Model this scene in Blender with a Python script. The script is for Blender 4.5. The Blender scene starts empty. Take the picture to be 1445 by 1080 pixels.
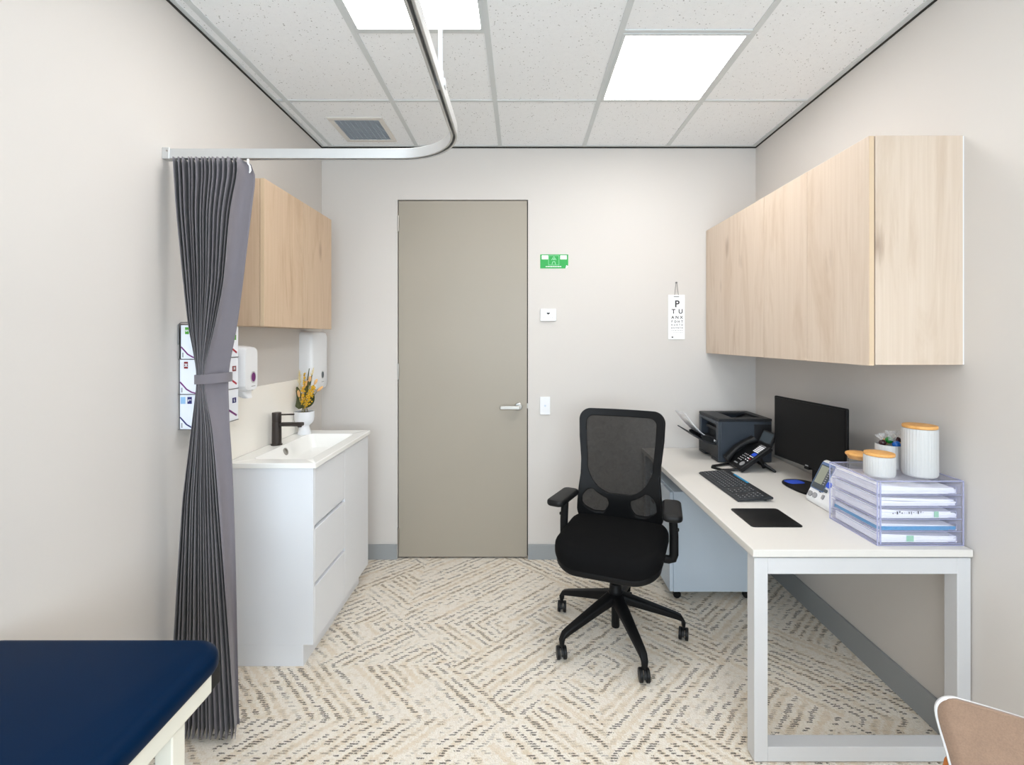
import bpy, bmesh, math, random
from mathutils import Vector, Matrix
random.seed(7)
PI = math.pi
SC = bpy.context.scene
COL = SC.collection

# ------------------------------------------------------------------ room metrics (metres)
F = 682.0; VX = 736.5; VY = 478.0; EYE = 1.443
def X(px, Y): return (px - VX) * Y / F
def Z(py, Y): return EYE - (py - VY) * Y / F
def at(px, py, Y): return Vector((X(px, Y), Y, Z(py, Y)))
XL, XR, YB, YF, H = -1.31, 1.53, 3.163, -1.9, 2.70
def bx(px): return X(px, YB)
def bz(py): return Z(py, YB)

# ------------------------------------------------------------------ materials
def lin(c):
    c = c / 255.0
    return c / 12.92 if c <= 0.04045 else ((c + 0.055) / 1.055) ** 2.4
def rgb(r, g, b): return (lin(r), lin(g), lin(b), 1.0)

class G:
    """small node-graph helper"""
    def __init__(self, name):
        self.m = bpy.data.materials.new(name); self.m.use_nodes = True
        self.t = self.m.node_tree; self.t.nodes.clear()
        self.out = self.t.nodes.new('ShaderNodeOutputMaterial')
    def n(self, kind, **kw):
        x = self.t.nodes.new('ShaderNode' + kind)
        for k, v in kw.items(): setattr(x, k, v)
        return x
    def l(self, a, b): self.t.links.new(a, b)
    def put(self, sock, v):
        if hasattr(v, 'is_linked') or isinstance(v, bpy.types.NodeSocket): self.l(v, sock)
        else: sock.default_value = v
    def mth(self, op, a, b=None, c=None):
        x = self.n('Math', operation=op)
        self.put(x.inputs[0], a)
        if b is not None: self.put(x.inputs[1], b)
        if c is not None: self.put(x.inputs[2], c)
        return x.outputs[0]
    def co(self, kind='Object'): return self.n('TexCoord').outputs[kind]
    def mapping(self, v, scale=(1,1,1), loc=(0,0,0), rot=(0,0,0)):
        x = self.n('Mapping'); self.l(v, x.inputs[0])
        x.inputs['Scale'].default_value = scale; x.inputs['Location'].default_value = loc; x.inputs['Rotation'].default_value = rot
        return x.outputs[0]
    def noise(self, v, scale, detail=3, rough=.5, dist=0):
        x = self.n('TexNoise'); self.l(v, x.inputs['Vector'])
        x.inputs['Scale'].default_value = scale; x.inputs['Detail'].default_value = detail
        x.inputs['Roughness'].default_value = rough; x.inputs['Distortion'].default_value = dist
        return x.outputs['Fac']
    def white(self, a, b, c=0.0):
        k = self.n('CombineXYZ'); self.put(k.inputs[0], a); self.put(k.inputs[1], b); self.put(k.inputs[2], c)
        x = self.n('TexWhiteNoise', noise_dimensions='3D'); self.l(k.outputs[0], x.inputs['Vector'])
        return x.outputs['Value']
    def ramp(self, f, stops, interp='LINEAR'):
        x = self.n('ValToRGB'); self.put(x.inputs[0], f); e = x.color_ramp.elements
        x.color_ramp.interpolation = interp
        while len(e) < len(stops): e.new(.5)
        for el, (p, c) in zip(e, stops): el.position = p; el.color = c
        return x.outputs[0]
    def mix(self, f, a, b):
        x = self.n('Mix', data_type='RGBA'); self.put(x.inputs[0], f); self.put(x.inputs[6], a); self.put(x.inputs[7], b)
        return x.outputs[2]
    def bump(self, h, strength=.2, dist=.001):
        x = self.n('Bump'); self.l(h, x.inputs['Height'])
        x.inputs['Strength'].default_value = strength; x.inputs['Distance'].default_value = dist
        return x.outputs[0]
    def bsdf(self, color, rough=.5, metal=0, normal=None, spec=.5, **kw):
        p = self.n('BsdfPrincipled')
        self.put(p.inputs['Base Color'], color); self.put(p.inputs['Roughness'], rough)
        p.inputs['Metallic'].default_value = metal; p.inputs['Specular IOR Level'].default_value = spec
        if normal is not None: self.l(normal, p.inputs['Normal'])
        for k, v in kw.items(): p.inputs[k].default_value = v
        self.l(p.outputs[0], self.out.inputs[0])
        return p

def plain(name, c, rough=.5, metal=0, spec=.5, var=.03, nscale=6, bump=0, bscale=300):
    """procedural surface of one colour with a little mottling"""
    g = G(name); co = g.co()
    f = g.noise(co, nscale, 3)
    c0 = tuple(x * (1 - var) for x in c[:3]) + (1,); c1 = tuple(min(1, x * (1 + var)) for x in c[:3]) + (1,)
    nm = g.bump(g.noise(co, bscale, 2), bump, .0006) if bump else None
    g.bsdf(g.mix(f, c0, c1), rough, metal, nm, spec)
    return g.m

def mat_carpet():
    g = G('loop_carpet'); co = g.co(); s = g.n('SeparateXYZ'); g.l(co, s.inputs[0])
    x, y0 = s.outputs[0], s.outputs[1]
    RP = .0098
    ri = g.mth('FLOOR', g.mth('DIVIDE', y0, RP)); rf = g.mth('SUBTRACT', g.mth('DIVIDE', y0, RP), ri)
    y = g.mth('MULTIPLY', g.mth('ADD', ri, .5), RP)
    x = g.mth('ADD', x, g.mth('MULTIPLY', g.mth('SUBTRACT', g.white(ri, g.mth('FLOOR', g.mth('MULTIPLY', x, 60.0)), 2.2), .5), .011))
    rowm = g.mth('LESS_THAN', g.mth('ABSOLUTE', g.mth('SUBTRACT', g.mth('ADD', rf, g.mth('MULTIPLY', g.mth('SUBTRACT', g.noise(co, 160, 2), .5), .7)), .5)), .30)
    sp = .036; k = .70711 / sp; NC = 12.0
    wob = g.mth('MULTIPLY', g.mth('SUBTRACT', g.noise(co, 14, 2), .5), .7)
    u = g.mth('ADD', g.mth('MULTIPLY', g.mth('ADD', x, y), k), wob)
    v = g.mth('ADD', g.mth('MULTIPLY', g.mth('SUBTRACT', x, y), k), wob)
    cu = g.mth('FLOOR', g.mth('DIVIDE', u, NC)); cv = g.mth('FLOOR', g.mth('DIVIDE', v, NC))
    du = g.mth('MODULO', g.mth('ADD', u, NC * 40), NC); dv = g.mth('MODULO', g.mth('ADD', v, NC * 40), NC)
    flip = g.mth('GREATER_THAN', g.white(cu, cv, 3.7), .5)
    # each block is split on its diagonal into two runs of lines, so lines meet in chevrons
    diag = g.mth('GREATER_THAN', du, dv)
    anti = g.mth('GREATER_THAN', g.mth('ADD', du, dv), NC)
    sel = g.mth('GREATER_THAN', g.white(cu, cv, 9.1), .42)
    side = g.mth('ADD', g.mth('MULTIPLY', sel, diag), g.mth('MULTIPLY', g.mth('SUBTRACT', 1.0, sel), anti))
    par = g.mth('ABSOLUTE', g.mth('SUBTRACT', side, flip))
    plainb = g.mth('GREATER_THAN', g.white(cu, cv, 5.3), .45)
    par = g.mth('ADD', g.mth('MULTIPLY', plainb, flip), g.mth('MULTIPLY', g.mth('SUBTRACT', 1.0, plainb), par))
    ipar = g.mth('SUBTRACT', 1.0, par)
    w = g.mth('ADD', g.mth('MULTIPLY', par, u), g.mth('MULTIPLY', ipar, v))
    a = g.mth('ADD', g.mth('MULTIPLY', par, v), g.mth('MULTIPLY', ipar, u))
    lid = g.mth('FLOOR', w); fr = g.mth('SUBTRACT', w, lid)
    dd = g.mth('ABSOLUTE', g.mth('SUBTRACT', fr, .5))
    dd = g.mth('ADD', dd, g.mth('MULTIPLY', g.mth('SUBTRACT', g.noise(co, 230, 2), .5), .5))
    line = g.mth('MULTIPLY', g.mth('LESS_THAN', dd, .185), rowm)
    keep = g.mth('GREATER_THAN', g.white(ri, lid, par), .2)
    pv = g.mth('ADD', g.noise(co, 9, 2), g.mth('MULTIPLY', g.white(lid, par, cu), .40))
    patch = g.mth('MINIMUM', 1.0, g.mth('MAXIMUM', 0.0, g.mth('MULTIPLY', g.mth('SUBTRACT', pv, .47), 4.0)))
    dark = g.mth('MULTIPLY', g.mth('MULTIPLY', line, keep), patch)
    tanl = g.mth('MULTIPLY', g.mth('LESS_THAN', g.mth('ABSOLUTE', g.mth('SUBTRACT', fr, .5)), .3), g.mth('LESS_THAN', g.white(lid, par, cv), .5))
    tuft = g.n('TexVoronoi'); g.l(co, tuft.inputs['Vector']); tuft.inputs['Scale'].default_value = 190
    base = g.mix(g.noise(co, 120, 3, .7), rgb(220, 208, 190), rgb(252, 248, 241))
    base = g.mix(g.mth('MULTIPLY', g.mth('GREATER_THAN', g.noise(co, 34, 3, .6), .55), .3), base, rgb(214, 196, 168))
    base = g.mix(g.mth('MULTIPLY', tanl, g.mth('MULTIPLY', g.noise(co, 60, 3), .8)), base, rgb(216, 194, 162))
    base = g.mix(g.mth('MULTIPLY', tuft.outputs['Distance'], .3), base, rgb(190, 176, 155))
    colr = g.mix(g.mth('MULTIPLY', dark, g.mth('ADD', .45, g.mth('MULTIPLY', g.noise(co, 300, 1), .7))), base, rgb(66, 61, 57))
    nm = g.bump(g.mth('ADD', g.mth('MULTIPLY', tuft.outputs['Distance'], -1.0), g.noise(co, 260, 2)), .55, .004)
    g.bsdf(colr, .95, 0, nm, .1)
    return g.m

def mat_tile():
    g = G('speckled_ceiling_tile'); co = g.co()
    v = g.n('TexVoronoi'); g.l(co, v.inputs['Vector']); v.inputs['Scale'].default_value = 62
    hole = g.mth('LESS_THAN', v.outputs['Distance'], g.mth('SUBTRACT', g.mth('MULTIPLY', g.noise(co, 25, 2), .36), .045))
    fis = g.mth('GREATER_THAN', g.noise(co, 150, 3, .7), .645)
    c = g.mix(g.noise(co, 40, 3), rgb(237, 239, 241), rgb(244, 246, 248))
    c = g.mix(g.mth('MULTIPLY', fis, .24), c, rgb(120, 118, 115))
    c = g.mix(g.mth('MULTIPLY', hole, .6), c, rgb(110, 106, 102))
    nm = g.bump(g.mth('SUBTRACT', 1.0, hole), .3, .002)
    g.bsdf(c, .9, 0, nm, .1)
    return g.m

def mat_wood(name, a, b, dark, zscale=1.0, scale=1.0):
    g = G(name); inf = g.n('ObjectInfo').outputs['Random']
    off = g.n('CombineXYZ'); g.put(off.inputs[0], g.mth('MULTIPLY', inf, 17.0)); g.put(off.inputs[1], g.mth('MULTIPLY', inf, 31.0)); g.put(off.inputs[2], g.mth('MULTIPLY', inf, 9.0))
    add = g.n('VectorMath', operation='ADD'); g.l(g.co(), add.inputs[0]); g.l(off.outputs[0], add.inputs[1])
    co = add.outputs[0]
    broad = g.noise(g.mapping(co, (7*scale, 7*scale, 1.0*zscale)), 1, 5, .6, 1.1)
    fine = g.noise(g.mapping(co, (90*scale, 90*scale, 2.2*zscale)), 1, 3, .6, .2)
    c = g.ramp(broad, [(.26, b), (.48, a), (.58, a), (.76, b)])
    c = g.mix(g.mth('MULTIPLY', g.mth('SUBTRACT', fine, .3), .9), c, b)
    vo = g.n('TexVoronoi'); g.l(g.mapping(co, (4.2*scale, 4.2*scale, 1.7*zscale)), vo.inputs['Vector']); vo.inputs['Scale'].default_value = 1
    kn = g.ramp(g.mth('ADD', vo.outputs['Distance'], g.mth('MULTIPLY', g.mth('SUBTRACT', broad, .5), .35)), [(.01, (1,1,1,1)), (.11, (0,0,0,1))])
    c = g.mix(g.mth('MULTIPLY', kn, .5), c, dark)
    g.bsdf(c, .5, 0, g.bump(fine, .08, .0006), .35)
    return g.m

def mat_clear(name, tint, edge, amount=.18, gloss=.1):
    """clear plastic / glass seen as tinted transparency with a fresnel sheen"""
    g = G(name); co = g.co()
    tr = g.n('BsdfTransparent'); tr.inputs[0].default_value = tint
    df = g.n('BsdfDiffuse'); g.l(g.mix(g.noise(co, 8, 2), edge, tuple(min(1, e * 1.1) for e in edge[:3]) + (1,)), df.inputs[0])
    gl = g.n('BsdfGlossy'); gl.inputs['Roughness'].default_value = gloss
    m1 = g.n('MixShader'); m1.inputs[0].default_value = amount
    g.l(tr.outputs[0], m1.inputs[1]); g.l(df.outputs[0], m1.inputs[2])
    fz = g.n('Fresnel'); fz.inputs[0].default_value = 1.35
    bf_ = g.n('NewGeometry').outputs['Backfacing']; m2 = g.n('MixShader'); g.l(g.mth('MULTIPLY', fz.outputs[0], g.mth('SUBTRACT', 1.0, bf_)), m2.inputs[0]); g.l(m1.outputs[0], m2.inputs[1]); g.l(gl.outputs[0], m2.inputs[2])
    g.l(m2.outputs[0], g.out.inputs[0])
    return g.m

def mat_mesh():
    g = G('black_mesh_fabric'); co = g.co()
    tr = g.n('BsdfTransparent')
    df = g.n('BsdfDiffuse'); g.l(g.mix(g.noise(co, 60, 3), rgb(24, 24, 24), rgb(46, 46, 46)), df.inputs[0])
    wv = g.n('TexWave'); g.l(co, wv.inputs['Vector']); wv.inputs['Scale'].default_value = 30; wv.inputs['Distortion'].default_value = 9; wv.inputs['Detail'].default_value = 2
    m = g.n('MixShader'); g.put(m.inputs[0], g.mth('ADD', .84, g.mth('MULTIPLY', g.noise(co, 38, 3, .6, 1.2), .08)))
    g.l(tr.outputs[0], m.inputs[1]); g.l(df.outputs[0], m.inputs[2]); g.l(m.outputs[0], g.out.inputs[0])
    return g.m

def mat_emit(name, c, s):
    g = G(name); e = g.n('Emission')
    g.l(g.mix(g.noise(g.co(), 3, 1), c, c), e.inputs[0]); e.inputs[1].default_value = s
    g.l(e.outputs[0], g.out.inputs[0]); return g.m

def mat_fabric(name, c, scale=500, rough=.9, var=.12, sheen=.3):
    g = G(name); co = g.co()
    f = g.noise(co, scale, 2, .6); f2 = g.noise(co, 30, 3)
    c0 = tuple(x * (1 - var) for x in c[:3]) + (1,); c1 = tuple(min(1, x * (1 + var)) for x in c[:3]) + (1,)
    p = g.bsdf(g.mix(g.mth('ADD', g.mth('MULTIPLY', f, .6), g.mth('MULTIPLY', f2, .4)), c0, c1), rough, 0, g.bump(f, .25, .0008), .15)
    p.inputs['Sheen Weight'].default_value = sheen
    return g.m

M = dict(
    carpet=mat_carpet(), tile=mat_tile(),
    wall=plain('wall_paint', rgb(208, 203, 198), .85, spec=.15, var=.012, nscale=2, bump=.06, bscale=180),
    grid=plain('ceiling_grid_enamel', rgb(208, 212, 213), .6, spec=.2),
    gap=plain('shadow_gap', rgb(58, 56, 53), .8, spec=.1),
    base=plain('grey_vinyl_skirting', rgb(152, 155, 156), .55, spec=.3),
    door=plain('door_paint', rgb(160, 152, 139), .42, spec=.4, var=.03, nscale=2.5),
    chrome=plain('satin_chrome', rgb(172, 168, 162), .3, 1.0),
    alu=plain('silver_aluminium', rgb(208, 209, 209), .38, .75),
    white=plain('white_laminate', rgb(228, 230, 234), .4, spec=.4, var=.01),
    ceramic=plain('white_gloss_ceramic', rgb(244, 244, 241), .12, spec=.5, var=.01),
    matw=plain('matt_white_ceramic', rgb(198, 198, 197), .6, spec=.3, var=.015),
    plastic=plain('white_plastic', rgb(230, 231, 233), .3, spec=.5, var=.01),
    splash=plain('splashback_panel', rgb(244, 240, 232), .18, spec=.5, var=.01),
    desk=plain('warm_white_desk_laminate', rgb(217, 213, 207), .45, spec=.3, var=.012),
    steelw=plain('white_powder_coat', rgb(206, 206, 207), .42, spec=.3, var=.01),
    ped=plain('white_steel_cabinet', rgb(200, 212, 224), .45, spec=.3, var=.015),
    wood=mat_wood('pale_oak_laminate', rgb(209, 192, 175), rgb(188, 166, 144), rgb(128, 102, 82)),
    oak=mat_wood('shaded_oak_laminate', rgb(206, 182, 156), rgb(180, 151, 122), rgb(130, 100, 76)),  # same laminate as wood, with the dimmer, warmer light put into its colour
    woodedge=plain('oak_edge_strip', rgb(208, 184, 154), .5),
    bamboo=mat_wood('bamboo_lid', rgb(226, 172, 104), rgb(206, 146, 78), rgb(168, 108, 52), 6, 2.5),
    beech=mat_wood('orange_beech', rgb(196, 118, 50), rgb(176, 98, 36), rgb(120, 62, 22)),
    blackp=plain('black_plastic', rgb(20, 20, 21), .45, spec=.25, var=.06),
    blackf=mat_fabric('black_seat_fabric', rgb(9, 9, 10), 600, .9, .2, .0),
    blackm=plain('black_nylon', rgb(13, 13, 14), .5, spec=.2, var=.06),
    mesh=mat_mesh(),
    screen=plain('dark_screen', rgb(13, 13, 14), .3, spec=.15, var=.03),
    grey=plain('printer_graphite', rgb(54, 60, 68), .38, spec=.4, var=.05),
    dgrey=plain('printer_dark', rgb(36, 37, 40), .5, spec=.3),
    key=plain('keycap_graphite', rgb(50, 52, 55), .5, spec=.3),
    keyb=plain('keyboard_case', rgb(40, 42, 45), .45, spec=.3),
    blue=plain('blue_print', rgb(18, 138, 188), .5),
    vblue=plain('vivid_blue_print', rgb(40, 84, 214), .4),
    red=plain('red_print', rgb(176, 34, 58), .5), dred=plain('dark_red_print', rgb(130, 24, 32), .5),
    purple=plain('purple_print', rgb(112, 34, 110), .5), navyp=plain('navy_print', rgb(40, 40, 104), .5),
    green=plain('green_print', rgb(72, 158, 40), .5), sign=plain('sign_green', rgb(14, 158, 62), .45, var=.05),
    ink=plain('black_ink', rgb(34, 34, 36), .6), inkg=plain('grey_ink', rgb(150, 150, 152), .6),
    paleg=plain('pale_green_print', rgb(150, 206, 168), .5),
    sky=plain('pale_blue_print', rgb(150, 190, 226), .5),
    paper=plain('white_paper', rgb(246, 246, 248), .8, spec=.1, var=.015, nscale=40),
    carton=plain('white_carton', rgb(236, 239, 246), .55, spec=.3, var=.02),
    curtain=mat_fabric('grey_curtain_fabric', rgb(114, 109, 114), 900, .9, .08, .25),
    vinyl=plain('navy_vinyl', rgb(1, 28, 56), .45, spec=.06, var=.05, bump=.12, bscale=420),
    cream=plain('cream_steel', rgb(234, 232, 220), .4, spec=.35),
    tap=plain('gunmetal_tap', rgb(62, 56, 53), .42, .55, var=.06),
    taupe=mat_fabric('taupe_upholstery', rgb(136, 111, 93), 420, .9, .35, .3),
    acr=mat_clear('clear_acrylic', (.965, .965, .985, 1), rgb(226, 226, 242), .07, .06),
    acre=mat_clear('acrylic_edge', (.84, .84, .91, 1), rgb(192, 194, 222), .45, .1),
    glass=mat_clear('clear_glass', (.97, .975, .97, 1), rgb(220, 224, 224), .04, .03),
    leaf=plain('olive_leaf', rgb(84, 88, 48), .6, var=.25, nscale=50),
    stem=plain('dry_stem', rgb(120, 112, 62), .7, var=.2, nscale=60),
    tail=mat_fabric('peach_seed_head', rgb(226, 178, 120), 700, .95, .15),
    yel=mat_fabric('yellow_blossom', rgb(218, 172, 34), 260, .9, .3),
    plume=mat_fabric('cream_plume', rgb(226, 208, 150), 300, .95, .2),
    soil=plain('dark_filling', rgb(62, 48, 38), .9),
    lcd=plain('lcd_grey_green', rgb(150, 154, 138), .3), lcdf=plain('lcd_surround', rgb(66, 74, 80), .25),
    steelblue=plain('steel_blue_trim', rgb(84, 112, 156), .4),
    ventg=plain('vent_grey', rgb(172, 182, 192), .6),
    wire=plain('grey_wire', rgb(122, 119, 118), .4, .5),
    candyblue=plain('blue_wrapper', rgb(18, 92, 176), .2), candygreen=plain('green_wrapper', rgb(26, 118, 44), .2),
    candydark=plain('dark_wrapper', rgb(50, 24, 30), .2), candyamber=plain('amber_wrapper', rgb(206, 176, 120), .25),
    wrap=mat_clear('clear_wrapper', (.92, .92, .92, 1), rgb(225, 225, 225), .25, .15),
    lamp=mat_emit('lit_diffuser', (1, .98, .955, 1), 13.5),
)

# ------------------------------------------------------------------ mesh building
class MB:
    def __init__(s): s.v = []; s.f = []
    def addv(s, pts):
        b = len(s.v); s.v += [Vector(p) for p in pts]; return b
    def box(s, x0, x1, y0, y1, z0, z1):
        b = s.addv([(x0,y0,z0),(x1,y0,z0),(x1,y1,z0),(x0,y1,z0),(x0,y0,z1),(x1,y0,z1),(x1,y1,z1),(x0,y1,z1)])
        for q in ((0,3,2,1),(4,5,6,7),(0,1,5,4),(1,2,6,5),(2,3,7,6),(3,0,4,7)): s.f.append([b+i for i in q])
        return s
    def cbox(s, c, d, rot=None):
        t = MB().box(-d[0]/2, d[0]/2, -d[1]/2, d[1]/2, -d[2]/2, d[2]/2)
        m = Matrix.Translation(Vector(c))
        if rot is not None: m = m @ rot
        return s.add(t, m)
    def add(s, o, m=None):
        b = len(s.v); s.v += [(m @ p if m is not None else p.copy()) for p in o.v]; s.f += [[b+i for i in q] for q in o.f]; return s
    def xf(s, m): s.v = [m @ p for p in s.v]; return s
    def loft(s, rings, caps=True, closed=True, loop=False):
        n = len(rings[0]); bs = [s.addv(r) for r in rings]
        pairs = list(zip(bs, bs[1:])) + ([(bs[-1], bs[0])] if loop else [])
        for a, b in pairs:
            for i in range(n if closed else n-1):
                j = (i+1) % n; s.f.append([a+i, a+j, b+j, b+i])
        if caps and not loop:
            s.f.append([bs[0]+i for i in reversed(range(n))]); s.f.append([bs[-1]+i for i in range(n)])
        return s
    def lathe(s, prof, c=(0,0,0), n=32, caps=True, m=None):
        rings = [[Vector((c[0]+r*math.cos(2*PI*i/n), c[1]+r*math.sin(2*PI*i/n), c[2]+z)) for i in range(n)] for r, z in prof]
        t = MB().loft(rings, caps)
        return s.add(t, m)
    def tube(s, path, r, n=10, caps=True, loop=False, flat=1.0, up=None):
        P = [Vector(p) for p in path]; k = len(P); R = r if isinstance(r, (list, tuple)) else [r]*k
        rings = []; prev = None
        for i in range(k):
            if loop: t = (P[(i+1)%k] - P[i-1]).normalized()
            else: t = (P[min(i+1,k-1)] - P[max(i-1,0)]).normalized()
            if prev is None:
                a = Vector(up) if up else (Vector((0,0,1)) if abs(t.z) < .9 else Vector((1,0,0)))
                u = (a - t*a.dot(t)).normalized()
            else: u = (prev - t*prev.dot(t)).normalized()
            prev = u; w = t.cross(u)
            rings.append([P[i] + (u*math.cos(2*PI*j/n) + w*math.sin(2*PI*j/n)*flat)*R[i] for j in range(n)])
        return s.loft(rings, caps, True, loop)
    def sweep(s, path, prof, up=(0,0,1)):
        P = [Vector(p) for p in path]; k = len(P); up = Vector(up); rings = []
        for i in range(k):
            t = (P[min(i+1,k-1)] - P[max(i-1,0)]).normalized(); sd = t.cross(up).normalized()
            rings.append([P[i] + sd*a + up*b for a, b in prof])
        return s.loft(rings)
    def prism(s, poly, m, d0=0.0, d1=.001):
        """2-D outline placed by matrix m, extruded along its local z"""
        n = len(poly); a = s.addv([m @ Vector((p[0], p[1], d0)) for p in poly]); b = s.addv([m @ Vector((p[0], p[1], d1)) for p in poly])
        for i in range(n):
            j = (i+1) % n; s.f.append([a+i, a+j, b+j, b+i])
        s.f.append([a+i for i in reversed(range(n))]); s.f.append([b+i for i in range(n)])
        return s

def frame(o, xd, yd):
    xd = Vector(xd).normalized(); yd = Vector(yd).normalized(); zd = xd.cross(yd)
    m = Matrix((xd, yd, zd)).transposed().to_4x4(); m.translation = Vector(o); return m
def rrect(w, d, r, k=6, cx=0, cy=0):
    pts = []; r = min(r, w/2-1e-5, d/2-1e-5)
    for (sx, sy, a0) in ((1,1,0),(-1,1,PI/2),(-1,-1,PI),(1,-1,1.5*PI)):
        for i in range(k+1):
            a = a0 + (PI/2)*i/k
            pts.append((cx + sx*(w/2-r) + r*math.cos(a), cy + sy*(d/2-r) + r*math.sin(a)))
    return pts
def ring3(p2, z): return [Vector((a, b, z)) for a, b in p2]
def pillow(w, d, z0, z1, r, e, cx=0, cy=0, k=8, dome=0.0, eb=None):
    """rounded-rectangle pad with rolled edges (e top roll, eb bottom roll)"""
    eb = e if eb is None else eb; rings = []
    for i in range(5):
        a = PI/2*i/4; rings.append(ring3(rrect(w-2*eb*(1-math.sin(a)), d-2*eb*(1-math.sin(a)), max(.004, r-eb*(1-math.sin(a))), k, cx, cy), z0 + eb*(1-math.cos(a))))
    for i in range(7):
        a = PI/2*i/6; q = 1-math.cos(a)
        rings.append(ring3(rrect(w-2*e*q, d-2*e*q, max(.004, r-e*q), k, cx, cy), z1 - e + e*math.sin(a)))
    for q in (.75, .45, .15):
        rings.append(ring3(rrect((w-2*e)*q, (d-2*e)*q, max(.003, (r-e)*q), k, cx, cy), z1 + dome*(1-q*q)))
    return MB().loft(rings)

MW = {}
def mw(o): return MW.get(o.name, Matrix.Identity(4)) if o is not None else Matrix.Identity(4)
def thing(name, label, cat, loc=(0,0,0), rz=0.0, group=None):
    o = bpy.data.objects.new(name, None); COL.objects.link(o); o.empty_display_size = .05
    o.location = loc; o.rotation_euler = (0,0,rz)
    o['label'] = label; o['category'] = cat
    if group: o['group'] = group
    MW[o.name] = Matrix.Translation(Vector(loc)) @ Matrix.Rotation(rz, 4, 'Z')
    return o
def obj(name, mb, mat, parent=None, local=False, bevel=0, seg=2, ang=35, label=None, flat=False):
    """link mb as ONE mesh object; coordinates are world unless local (then the thing's own)"""
    base = mw(parent)
    root = parent
    v = mb.v if local else [base.inverted() @ p for p in mb.v]
    if local == 'abs': v = mb.v
    lo = Vector((min(p.x for p in v), min(p.y for p in v), min(p.z for p in v))); hi = Vector((max(p.x for p in v), max(p.y for p in v), max(p.z for p in v)))
    c = Vector(((lo.x+hi.x)/2, (lo.y+hi.y)/2, lo.z))
    off = c
    # parts of parts: v is in the frame of the part's world matrix already
    me = bpy.data.meshes.new(name); me.from_pydata([tuple(p - c) for p in v], [], mb.f); me.materials.append(mat)
    b = bmesh.new(); b.from_mesh(me); bmesh.ops.recalc_face_normals(b, faces=b.faces); b.to_mesh(me); b.free()
    me.polygons.foreach_set('use_smooth', [not flat]*len(me.polygons))
    if not flat: me.set_sharp_from_angle(angle=math.radians(ang))
    o = bpy.data.objects.new(name, me); COL.objects.link(o); o.location = off
    if parent is not None: o.parent = parent
    MW[o.name] = base @ Matrix.Translation(off)
    if bevel:
        md = o.modifiers.new('bevel', 'BEVEL'); md.width = bevel; md.segments = seg; md.limit_method = 'ANGLE'; md.angle_limit = math.radians(40)
        md.harden_normals = False
    if label: o['label'] = label
    return o
def tag(o, label, cat, group=None):
    o['label'] = label; o['category'] = cat
    if group: o['group'] = group
    return o
def struct(name, mb, mat, parent=None, **kw):
    o = obj(name, mb, mat, parent, **kw)
    if parent is None: o['kind'] = 'structure'
    return o
def cp(o, parent, loc=None):
    c = o.copy(); COL.objects.link(c); c.parent = parent
    if loc is not None: c.location = loc
    return c
def text(body, size, m, bold=0.0, align='CENTER', depth=.0004, spacing=1.0):
    cu = bpy.data.curves.new('lettering', 'FONT'); cu.body = body; cu.size = size; cu.align_x = align; cu.align_y = 'CENTER'
    cu.offset = bold; cu.extrude = depth; cu.space_character = spacing
    o = bpy.data.objects.new('lettering', cu); COL.objects.link(o)
    dg = bpy.context.evaluated_depsgraph_get(); e = o.evaluated_get(dg); me = e.to_mesh()
    mb = MB(); mb.v = [m @ v.co for v in me.vertices]; mb.f = [list(p.vertices) for p in me.polygons]
    e.to_mesh_clear(); bpy.data.objects.remove(o); bpy.data.curves.remove(cu)
    return mb
def ribbon(pts, w):
    P = [Vector((p[0], p[1])) for p in pts]; L = []; R = []
    for i in range(len(P)):
        t = (P[min(i+1, len(P)-1)] - P[max(i-1, 0)]).normalized(); n = Vector((-t.y, t.x)); L.append(P[i] + n*w/2); R.append(P[i] - n*w/2)
    return [tuple(p) for p in L] + [tuple(p) for p in reversed(R)]
def rectp(x0, x1, y0, y1): return [(x0,y0),(x1,y0),(x1,y1),(x0,y1)]
def ellp(cx, cy, rx, ry, n=24): return [(cx+rx*math.cos(2*PI*i/n), cy+ry*math.sin(2*PI*i/n)) for i in range(n)]

# ================================================================== THE ROOM
T = .12
struct('floor', MB().box(XL-T, XR+T, YF-T, YB+T, -.06, 0), M['carpet'])
bpy.data.objects['floor'].location = (0, 0, -.06)
me = bpy.data.objects['floor'].data
for v in me.vertices: v.co += Vector(((XL+XR)/2, (YF+YB)/2, 0))
struct('ceiling', MB().box(XL-T, XR+T, YF-T, YB+T, H, H+.06), M['tile'])
struct('wall_left', MB().box(XL-T, XL, YF, YB, 0, H), M['wall'])
struct('wall_right', MB().box(XR, XR+T, YF, YB, 0, H), M['wall'])
# back wall with the door opening
DX0, DX1, DZ = bx(561), bx(745), bz(282)
struct('wall_back', MB().box(XL-T, DX0, YB, YB+T, 0, H).box(DX1, XR+T, YB, YB+T, 0, H).box(DX0, DX1, YB, YB+T, DZ, H), M['wall'])
# front wall (behind the camera) with a wide daylight window
WX0, WX1, WZ0, WZ1 = -1.15, 1.35, .75, 2.35
struct('wall_front', MB().box(XL-T, WX0, YF-T, YF, 0, H).box(WX1, XR+T, YF-T, YF, 0, H).box(WX0, WX1, YF-T, YF, 0, WZ0).box(WX0, WX1, YF-T, YF, WZ1, H), M['wall'])
wf = MB()
for a, b in ((WX0, WX0+.05), ((WX0+WX1)/2-.025, (WX0+WX1)/2+.025), (WX1-.05, WX1)): wf.box(a, b, YF-.09, YF-.03, WZ0+.05, WZ1-.05)
wf.box(WX0, WX1, YF-.09, YF-.03, WZ0, WZ0+.05).box(WX0, WX1, YF-.09, YF-.03, WZ1-.05, WZ1)
w1 = struct('window_1', wf, M['alu'])
struct('pane', MB().box(WX0+.05, (WX0+WX1)/2-.025, YF-.065, YF-.059, WZ0+.05, WZ1-.05), M['glass'], w1)
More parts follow.
